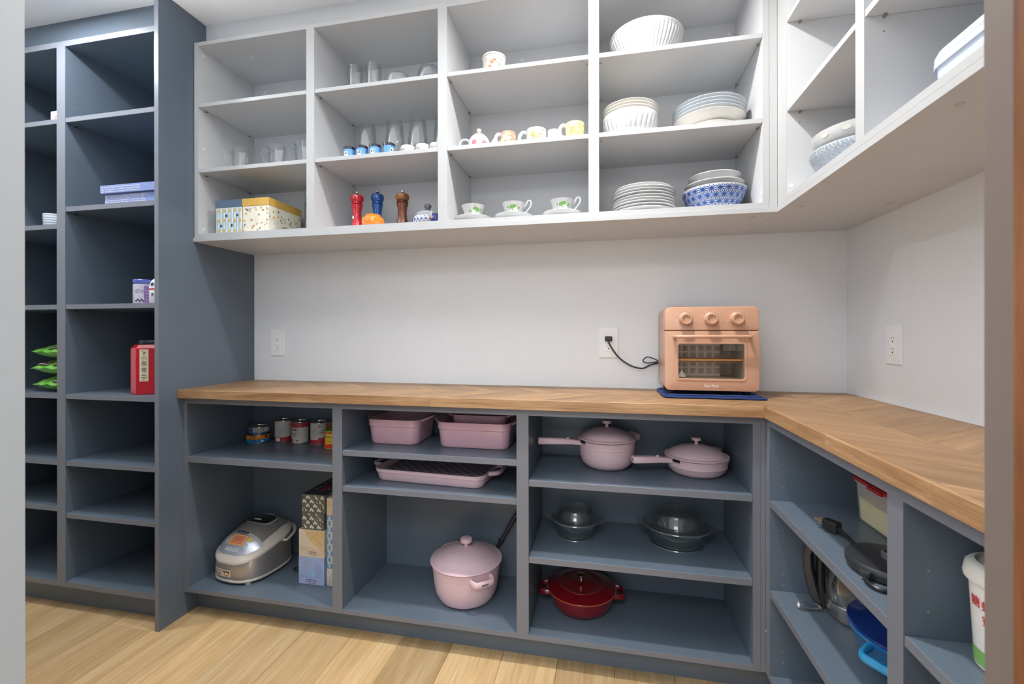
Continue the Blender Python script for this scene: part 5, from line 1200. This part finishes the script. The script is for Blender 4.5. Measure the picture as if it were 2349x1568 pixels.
decal('check_print', [[(-.206 + i * cs_, -.103 + j * cs_), (-.206 + (i + 1) * cs_, -.103 + j * cs_), (-.206 + (i + 1) * cs_, -.103 + (j + 1) * cs_), (-.206 + i * cs_, -.103 + (j + 1) * cs_)] for i in range(20) for j in range(10) if (i + j) % 2 and not (i in (0, 19) and j in (0, 9))], lambda u, v: (u, v, .0029), mat('mat_plum', (146, 118, 134), .5), mt)

# ---- pots and pans
def lidded(name, label, cat, loc, rz, prof, lidprof, knob, m=PINK, ml=None, seg=64, handles=(), group=None):
    t = thing(name, label, cat, loc, rz, group)
    obj('pot_body', G().lathe(prof, seg), m, t, True)
    l = obj('lid', G().lathe(lidprof, seg), ml or m, t, True)
    obj('knob', G().lathe(knob, 28), m, l, True)
    return t, l
def loop(sx, R, z, wdt, out, r, ang, flat=1.6, drop=0):
    c, s = math.cos(ang), math.sin(ang); P = []
    for (o_, y, dz) in ((-.004, -wdt, 0), (out * .45, -wdt * .98, 0), (out * .92, -wdt * .78, drop), (out, 0, drop), (out * .92, wdt * .78, drop), (out * .45, wdt * .98, 0), (-.004, wdt, 0)):
        x = R + o_; P.append((x * c - y * s, x * s + y * c, z + dz))
    return G().tube(smooth_pts(P, 5), r, 10, flat=flat)
# big pot
t, l = lidded('stock_pot', 'large mauve pink pot with lid in the middle base cabinet', 'pot', (1.133, -.190, ZBOT), 0,
    [(0, .0003), (.088, .0003), (.106, .008), (.118, .030), (.1245, .062), (.1280, .100), (.1285, .112), (.1305, .113), (.1320, .128), (.1345, .1395), (.131, .1405), (.124, .128), (.118, .06), (.09, .012), (0, .008)],
    [(0, .139), (.133, .1405), (.1385, .1425), (.1400, .1455), (.1385, .148), (.132, .1485), (.105, .1635), (.070, .1800), (.035, .1895), (0, .193)],
    [(0, .1925), (.0085, .1925), (.0078, .203), (.016, .2065), (.0225, .2085), (.0235, .214), (.0228, .222), (.019, .2248), (0, .2255)])
obj('side_handle', loop(1, .127, .119, .040, .036, .0062, math.radians(-48), 2.0), PINK, t, True)
obj('side_handle', loop(1, .127, .126, .040, .036, .0062, math.radians(132), 2.0), PINK, t, True)
hb_ = math.radians(-48)
obj('handle_mark', G().box(-.0003, .0006, -.016, .010, -.003, .003).xf(Matrix.Rotation(hb_, 4, 'Z') @ Matrix.Translation((.1692, 0, .119))), mat('mark_slate', (104, 100, 116), .5), t)
# saucepan and frying pan with long handle
def longpan(name, label, cat, loc, R, h, prof, kz, dome, hang, hz, hl, beak):
    lid = [(0, h - .003), (R - .006, h - .002), (R - .001, h), (R, h + .003), (R - .002, h + .005), (R - .012, h + .0055), (R * .78, h + dome * .45), (R * .5, h + dome * .78), (R * .25, h + dome * .95), (0, h + dome)]
    t, l = lidded(name, label, cat, loc, 0, prof, lid, [(0, kz), (.0062, kz), (.0058, kz + .012), (.011, kz + .0135), (.0165, kz + .0145), (.0170, kz + .021), (.0155, kz + .0245), (0, kz + .025)])
    c, s = math.cos(hang), math.sin(hang)
    def P_(o_, y, z): return ((R + o_) * c - y * s, (R + o_) * s + y * c, z)
    # tapering square grip
    secs = []
    for (o_, w_, th_, z) in ((-.030, .016, .0075, hz - .001), (.000, .0150, .0085, hz + .001), (.030, .0125, .0100, hz + .004), (.060, .0120, .0112, hz + .006), (hl, .0120, .0118, hz + .0085), (hl + .002, .0105, .0102, hz + .0085)):
        secs.append([P_(o_, y * w_, z + q * th_) for y, q in ((-1, -.75), (-.75, -1), (.75, -1), (1, -.75), (1, .75), (.75, 1), (-.75, 1), (-1, .75))])
    obj('long_handle', G().rings(secs), PINK, t, True)
    obj('handle_end_ring', G().disc(P_(hl + .002, 0, hz + .0085), (c, s, 0), .0036, .0008, 12), mat('ring_dark', (96, 72, 82), .4), t)
    obj('handle_rest', G().lathe([(0, 0), (.0052, 0), (.0052, .0055), (.0045, .0065), (0, .0065)], 14).xf(Matrix.Translation(P_(.040, 0, hz + .0135))), PINK, t, True)
    obj('pour_slot', G().box(-.013, .016, -.0012, .0022, -.0038, .0046).xf(Matrix.Translation((R * math.cos(hang + .36) * .992, R * math.sin(hang + .36) * .992, h - .006)) @ Matrix.Rotation(hang + .36 + PI / 2, 4, 'Z')), mat('slot_black', (16, 14, 16), .6), t)
    b = hang + PI + beak
    obj('helper_handle', loop(1, R - .006, h - .004, .026, .034, .0056, b, 2.2), PINK, t, True)
    return t
longpan('saucepan', 'mauve pink saucepan with domed lid and long handle pointing left', 'saucepan', (1.673, -.150, ZB3b), .108, .1065,
        [(0, .0003), (.060, .0003), (.075, .004), (.092, .020), (.100, .045), (.102, .076), (.1035, .0775), (.104, .095), (.108, .1035), (.104, .104), (.098, .08), (.09, .03), (.05, .008), (0, .008)],
        .147, .041, math.radians(-165.5), .090, .150, .35)
longpan('frying_pan', 'mauve pink frying pan with domed lid beside the saucepan', 'frying pan', (1.988, -.164, ZB3b), .109, .0610,
        [(0, .0003), (.074, .0003), (.084, .004), (.096, .016), (.1015, .030), (.103, .0315), (.104, .048), (.109, .0585), (.105, .059), (.099, .04), (.08, .010), (0, .008)],
        .101, .040, math.radians(-159), .0480, .132, .50)
# black handled pan behind the big pot
t = thing('wok', 'black pan standing upright behind the large pink pot, its handle pointing up', 'pan', (1.150, -.036, ZBOT))
pan_m = Matrix.Translation((.005, 0, .0625)) @ Matrix.Rotation(PI / 2, 4, 'X')
obj('pan_bowl', G().lathe([(0, -.009), (.048, -.009), (.056, -.004), (.062, .007), (.0605, .0075), (.054, -.002), (.046, -.006), (0, -.006)], 48).xf(pan_m), mat('wok_iron', (42, 42, 46), .4, .5), t, True)
hd = Vector((.072, -.012, .126)).normalized(); h0 = Vector((.0840, -.006, .146))
obj('long_handle', G().tube([h0 - hd * .105, h0 - hd * .02, h0 + hd * .012], [.0070, .0075, .0085], 12), mat('handle_steel', (84, 84, 90), .3, .7), t, True)
obj('grip', G().tube([h0 + hd * q for q in (.010, .03, .07, .11, .140, .150)], [.0100, .0108, .0118, .0125, .0125, .008], 14, flat=.8), mat('grip_charcoal', (70, 71, 78), .35, .3), t, True)
obj('ferrule', G().tube([h0 + hd * .004, h0 + hd * .014], .0120, 16), mat('handle_steel', (84, 84, 90), .3, .7), t, True)
obj('hang_hole', G().tube([h0 + hd * .122 + Vector((0, -.0075, 0)), h0 + hd * .136 + Vector((0, -.0085, 0))], .0040, 10), mat('slot_black', (16, 14, 16), .6), t, True)

# ---- glass casseroles
def casserole(label, loc, rb, R, h, dome, sx, sy, ang):
    t = thing('glass_casserole', label, 'casserole', loc, ang, 'lidded glass casseroles')
    pr = [(0, .0006), (rb - .008, .0006), (rb, .004), (rb + .004, .012), (R - .010, h - .010), (R - .006, h - .006), (R + .001, h - .003), (R + .003, h - .0005), (R - .002, h + .0006), (R - .012, h - .006), (rb - .001, .012), (rb - .008, .006), (0, .005)]
    obj('dish', G().lathe(pr, 64, sx=sx, sy=sy), GLASS2, t, True)
    for s in (-1, 1):
        Pn = []
        g = G(); n = 12; T_ = []; B_ = []
        for i in range(n + 1):
            v = i / n * 2 - 1; e = max(0, 1 - abs(v) ** 2.2) ** .8; y = v * R * .55 * sy
            x0 = R * sx * math.sqrt(max(0, 1 - (y / (R * sy)) ** 2)) - .002
            T_ += [(s * x0, y, h - .002), (s * (x0 + .026 * e), y, h + .001)]; B_ += [(s * x0, y, h - .006), (s * (x0 + .026 * e), y, h - .004)]
        o_ = len(T_); fs = []
        for i in range(n):
            a = 2 * i; fs += [(a, a + 1, a + 3, a + 2), (o_ + a, o_ + a + 2, o_ + a + 3, o_ + a + 1), (a + 1, o_ + a + 1, o_ + a + 3, a + 3)]
        g.add(T_ + B_, fs); obj('ear_handle', g, GLASS2, t, True)
    hl_ = h + .0008
    lp = [(R - .001, hl_), (R + .000, hl_ + .0028), (R - .006, hl_ + .0045), (R * .82, hl_ + .006), (R * .76, hl_ + .011), (R * .70, hl_ + dome * .72), (R * .64, hl_ + dome * .92), (R * .55, hl_ + dome), (0, hl_ + dome + .001),
          (0, hl_ + dome - .002), (R * .54, hl_ + dome - .003), (R * .62, hl_ + dome * .88), (R * .67, hl_ + dome * .66), (R * .73, hl_ + .008), (R * .80, hl_ + .003), (R - .010, hl_ + .001), (R - .001, hl_)]
    obj('lid', G().lathe(lp, 64, sx=sx, sy=sy), GLASS2, t, True)
    obj('lid_rim_bead', G().tube([(R * .665 * sx * math.cos(a), R * .665 * sy * math.sin(a), hl_ + dome * .84) for a in [2 * PI * k / 48 for k in range(48)]], .0016, 6, True), GLASS2, t, True)
    obj('dish_rim_bead', G().tube([(R * 1.0 * sx * math.cos(a), R * 1.0 * sy * math.sin(a), h - .001) for a in [2 * PI * k / 56 for k in range(56)]], .0024, 6, True), glass('bakeware_rim', (.88, .95, .94), 1.6, .10), t, True)
    obj('base_bead', G().tube([(rb * sx * math.cos(a), rb * sy * math.sin(a), .0032) for a in [2 * PI * k / 56 for k in range(56)]], .0018, 6, True), glass('bakeware_rim', (.88, .95, .94), 1.6, .10), t, True)
    return t
casserole('smaller round glass casserole with domed lid on the middle shelf', (1.557, -.170, ZB3a), .068, .0885, .064, .040, 1.0, .96, 0)
casserole('larger oval glass casserole with domed lid on the middle shelf', (1.918, -.170, ZB3a), .084, .1080, .0680, .054, 1.06, .88, math.radians(-8))
# ---- red braiser
RE = mat('garnet_enamel', (116, 14, 24), .2, coat=.5, var=.06, scale=16)
t, l = lidded('red_braiser', 'dark red enamel braiser with lid and metal knob on the bottom shelf', 'pot', (1.578, -.165, ZBOT), math.radians(4),
    [(0, .0003), (.085, .0003), (.098, .005), (.112, .024), (.120, .050), (.1225, .0635), (.1245, .066), (.1215, .0668), (.116, .05), (.10, .014), (0, .008)],
    [(0, .062), (.119, .0625), (.1275, .0675), (.1290, .0695), (.1270, .0725), (.1215, .0740), (.100, .0805), (.0830, .0845), (.082, .0858), (.080, .0850), (.045, .0905), (0, .0925)],
    [(0, .0925), (.0062, .0925), (.0045, .0985), (.0038, .104), (.012, .108), (.0175, .112), (.018, .115), (.012, .1185), (0, .1195)], m=RE)
l.children[0].data.materials[0] = mat('knob_nickel', (196, 178, 150), .2, 1.0)
obj('rim_band', G().lathe([(.1272, .0683), (.1296, .0695), (.1296, .0706), (.1272, .0722)], 64), mat('enamel_edge_copper', (176, 84, 52), .25, coat=.4), l, True)  # copper coloured band around the lid rim
obj('lid_ring_line', G().lathe([(.0805, .0851), (.0818, .0862), (.0830, .0850)], 56), mat('enamel_edge_copper2', (140, 50, 42), .25), l, True)
for a in (math.radians(178), math.radians(2)):
    obj('side_handle', loop(1, .121, .054, .034, .034, .0062, a, 1.7), RE, t, True)

# ---- right base cabinet contents
t = thing('food_container', 'frosted food container with red lid half filled with pale yellow powder', 'container', (2.395, -.605, ZB3b))
FR2 = mat('frosted_clear_plastic', (232, 231, 226), .35, alpha=.42, var=.01)
def cr(k, z, r=.03): return [(x, y, z) for x, y in rrect(.130 + k, .235 + k, r, 6)]
obj('tub', G().rings([cr(-.012, .0003), cr(-.004, .004), cr(.006, .100), cr(.012, .101), cr(.012, .106)], True, False), FR2, t, True)
obj('powder_fill', G().rings([cr(-.018, .0016), cr(-.009, .005), cr(-.004, .058), cr(-.006, .060)]), mat('custard_powder', (244, 224, 138), .8, var=.04, scale=200), t, True)
obj('red_lid', G().rings([cr(.013, .1062, .034), cr(.018, .1065, .036), cr(.018, .1145, .036), cr(.012, .1165, .034), cr(-.03, .1155, .02)]), mat('lid_red', (176, 36, 46), .35), t, True)
obj('lid_tab', G().box(-.0795, -.072, -.03, .03, .1025, .1120), mat('lid_red', (176, 36, 46), .35), t, bev=.002)
t = thing('kettle_base', 'round black kettle power base with plug and cable on the upper shelf', 'kettle base', (2.250, -.800, ZB3b))
BK2 = mat('satin_black', (48, 50, 54), .38)
obj('base_disc', G().lathe([(0, .0015), (.070, .0015), (.076, .004), (.080, .012), (.0805, .022), (.077, .027), (.070, .0285), (.03, .0295), (0, .030)], 56), BK2, t, True)
obj('connector', G().lathe([(0, .0296), (.0185, .0296), (.0185, .040), (.0165, .042), (.013, .042), (.012, .037), (.006, .037), (.006, .041), (0, .041)], 28), mat('connector_grey', (88, 90, 96), .4), t, True)
obj('cord_exit', G().box(-.010, .010, -.012, .004, .008, .020).xf(Matrix.Translation((-.066, -.042, 0)) @ Matrix.Rotation(math.radians(-60), 4, 'Z')), BK2, t, bev=.002)
obj('cable', G().tube(smooth_pts([(-.070, -.046, .013), (-.078, -.060, .008), (-.072, -.084, .006), (-.045, -.094, .006), (-.01, -.098, .006)], 6), .0042, 8), BLACK, t, True)
obj('cable', G().tube(smooth_pts([(-.020, .070, .010), (-.020, .100, .012), (-.022, .130, .016), (-.026, .160, .020)], 6), .0042, 8), BLACK, t, True)
pm = Matrix.Translation((-.030, .180, .020)) @ Matrix.Rotation(math.radians(120), 4, 'Z')
obj('plug', G().box(-.016, .020, -.0115, .0115, -.013, .012).xf(pm), BLACK, t, bev=.003)
obj('plug_prongs', G().box(.020, .040, -.0085, -.0070, .001, .007).box(.020, .040, .0070, .0085, .001, .007).tube([(.020, 0, -.006), (.038, 0, -.006)], .0024, 8).xf(pm), mat('brass_prong', (176, 168, 152), .25, .9), t)
t = thing('glass_kettle', 'clear glass kettle with tall black handle on the lower shelf', 'kettle', (2.335, -.500, ZB3a - .0075), math.radians(154))
bandm = mat('kettle_steel', (176, 172, 168), .22, .95)
obj('steel_base', G().lathe([(0, .0003), (.066, .0003), (.0745, .004), (.0765, .012), (.0755, .042), (.0735, .044), (0, .044)], 48), bandm, t, True)
obj('glass_jug', G().lathe([(.0735, .0445), (.0765, .060), (.0760, .12), (.066, .18), (.060, .195), (.058, .195), (.064, .18), (.074, .12), (.0745, .060), (.0715, .0455)], 48), GLASS, t, True)
obj('reflection_tint', G().lathe([(0, .0448), (.070, .0448), (.073, .06), (.0728, .088), (0, .089)], 40), glass('amber_reflection', (.93, .88, .78), .8, .12), t, True)  # amber body puts a tan reflection into the colour of the jug
obj('lid', G().lathe([(0, .1955), (.060, .1955), (.062, .199), (.058, .210), (.03, .217), (0, .218)], 40), BK2, t, True)
hs = []
for (x, w_, d_, z) in ((.088, .019, .011, .0125), (.095, .019, .013, .028), (.104, .019, .013, .06), (.112, .019, .012, .10), (.114, .019, .012, .14), (.106, .019, .012, .18), (.085, .019, .013, .205), (.060, .018, .012, .212)):
    hs.append((x, z, w_, d_))
g = G(); R_ = []
for i, (x, z, w_, d_) in enumerate(hs):
    a = (hs[min(i + 1, 7)][0] - hs[max(i - 1, 0)][0], hs[min(i + 1, 7)][1] - hs[max(i - 1, 0)][1]); L_ = math.hypot(*a); nx_, nz_ = a[1] / L_, -a[0] / L_
    R_.append([(x + nx_ * q * d_, y * w_, z + nz_ * q * d_) for y, q in ((-1, -.6), (-.6, -1), (.6, -1), (1, -.6), (1, .6), (.6, 1), (-.6, 1), (-1, .6))])
obj('handle', g.rings(R_), mat('handle_graphite', (58, 54, 54), .35), t, True)
obj('handle_spine', G().tube([(.078, 0, .004), (.083, 0, .05), (.084, 0, .12), (.080, 0, .19)], [.016, .012, .010, .012], 10), BLACK, t, True)
t = thing('wire_whisk_coil', 'small bundle of clear wire loops beside the kettle base', 'wire coil', (2.215, -.487, ZB3a - .0075)); t.name = 'wire_coil'
for k in range(3):
    obj('wire_loop', G().tube(smooth_pts([(.030, .006 - k * .004, .012), (.0, .010 - k * .006, .016 + k * .003), (-.022, .004 - k * .005, .012 + k * .005), (-.022, -.008 - k * .004, .006 + k * .005), (.0, -.006 - k * .004, .004 + k * .003), (.030, -.002 - k * .004, .008)], 6, True), .0013, 6, True), mat('wire_silver', (196, 198, 200), .2, .8), t, True)
BL3 = mat('azure_enamel', (34, 118, 184), .2, coat=.6, var=.04, scale=12); NV = mat('navy_enamel', (20, 48, 120), .12, coat=.8, var=.08, scale=10)
t = thing('blue_braiser', 'bright blue enamel pan with deep blue inside on the lower shelf', 'pan', (2.350, -.712, ZB3a - .0075), 0)
obj('pot_body', G().lathe([(0, .0003), (.070, .0003), (.082, .005), (.102, .030), (.118, .060), (.127, .088), (.1295, .090), (.1300, .096), (.1270, .097)], 60), BL3, t, True)
obj('lid', G().lathe([(.126, .0975), (.1295, .0985), (.1285, .103), (.122, .1045), (.110, .107), (.085, .118), (.05, .126), (0, .129)], 60), NV, t, True)
obj('lid_knob', G().lathe([(0, .129), (.009, .129), (.008, .137), (.018, .142), (.019, .148), (0, .151)], 24), NV, t, True)
for a in (math.radians(-145), math.radians(35)):
    obj('side_handle', loop(1, .121, .078, .034, .040, .0070, a, 1.5, -.004), mat('sky_handle', (50, 158, 212), .25, coat=.4), t, True)
t = thing('white_tub', 'tall white plastic tub with thick lid and red characters by the door jamb', 'tub', (2.251, -1.083, ZB3b))
obj('tub_body', G().lathe([(0, .0003), (.040, .0003), (.0425, .003), (.0485, .122), (.0485, .128), (0, .128)], 44), mat('tub_white', (228, 226, 224), .35, var=.01), t, True)
obj('lid', G().lathe([(0, .1282), (.0520, .1282), (.0545, .130), (.0555, .136), (.0530, .150), (.0485, .155), (.042, .157), (.039, .1535), (.014, .1535), (.011, .1555), (0, .1555)], 44), mat('tub_lid_white', (222, 220, 214), .35), t, True)
TR = prof_r([(.0425, .003), (.0485, .122)])
decal('green_band', rect(-.075, .075, .006, .030, 24), cyl_map(TR, 0, -2.9, .0005), mat('tub_green', (134, 186, 98), .4), t)
for s_, u, v in (('蜂', .006, .098), ('蜜', .006, .076), ('糖', -.012, .100), ('A', .024, .098), ('桂', .012, .045)):
    text('red_characters', s_, .017, mat('tub_red', (204, 52, 50), .4), t, mapf=(lambda uu, vv: (lambda a, b, w: cyl_map(TR, vv, -2.95, .0008)(a + uu, b, w)))(u, v))
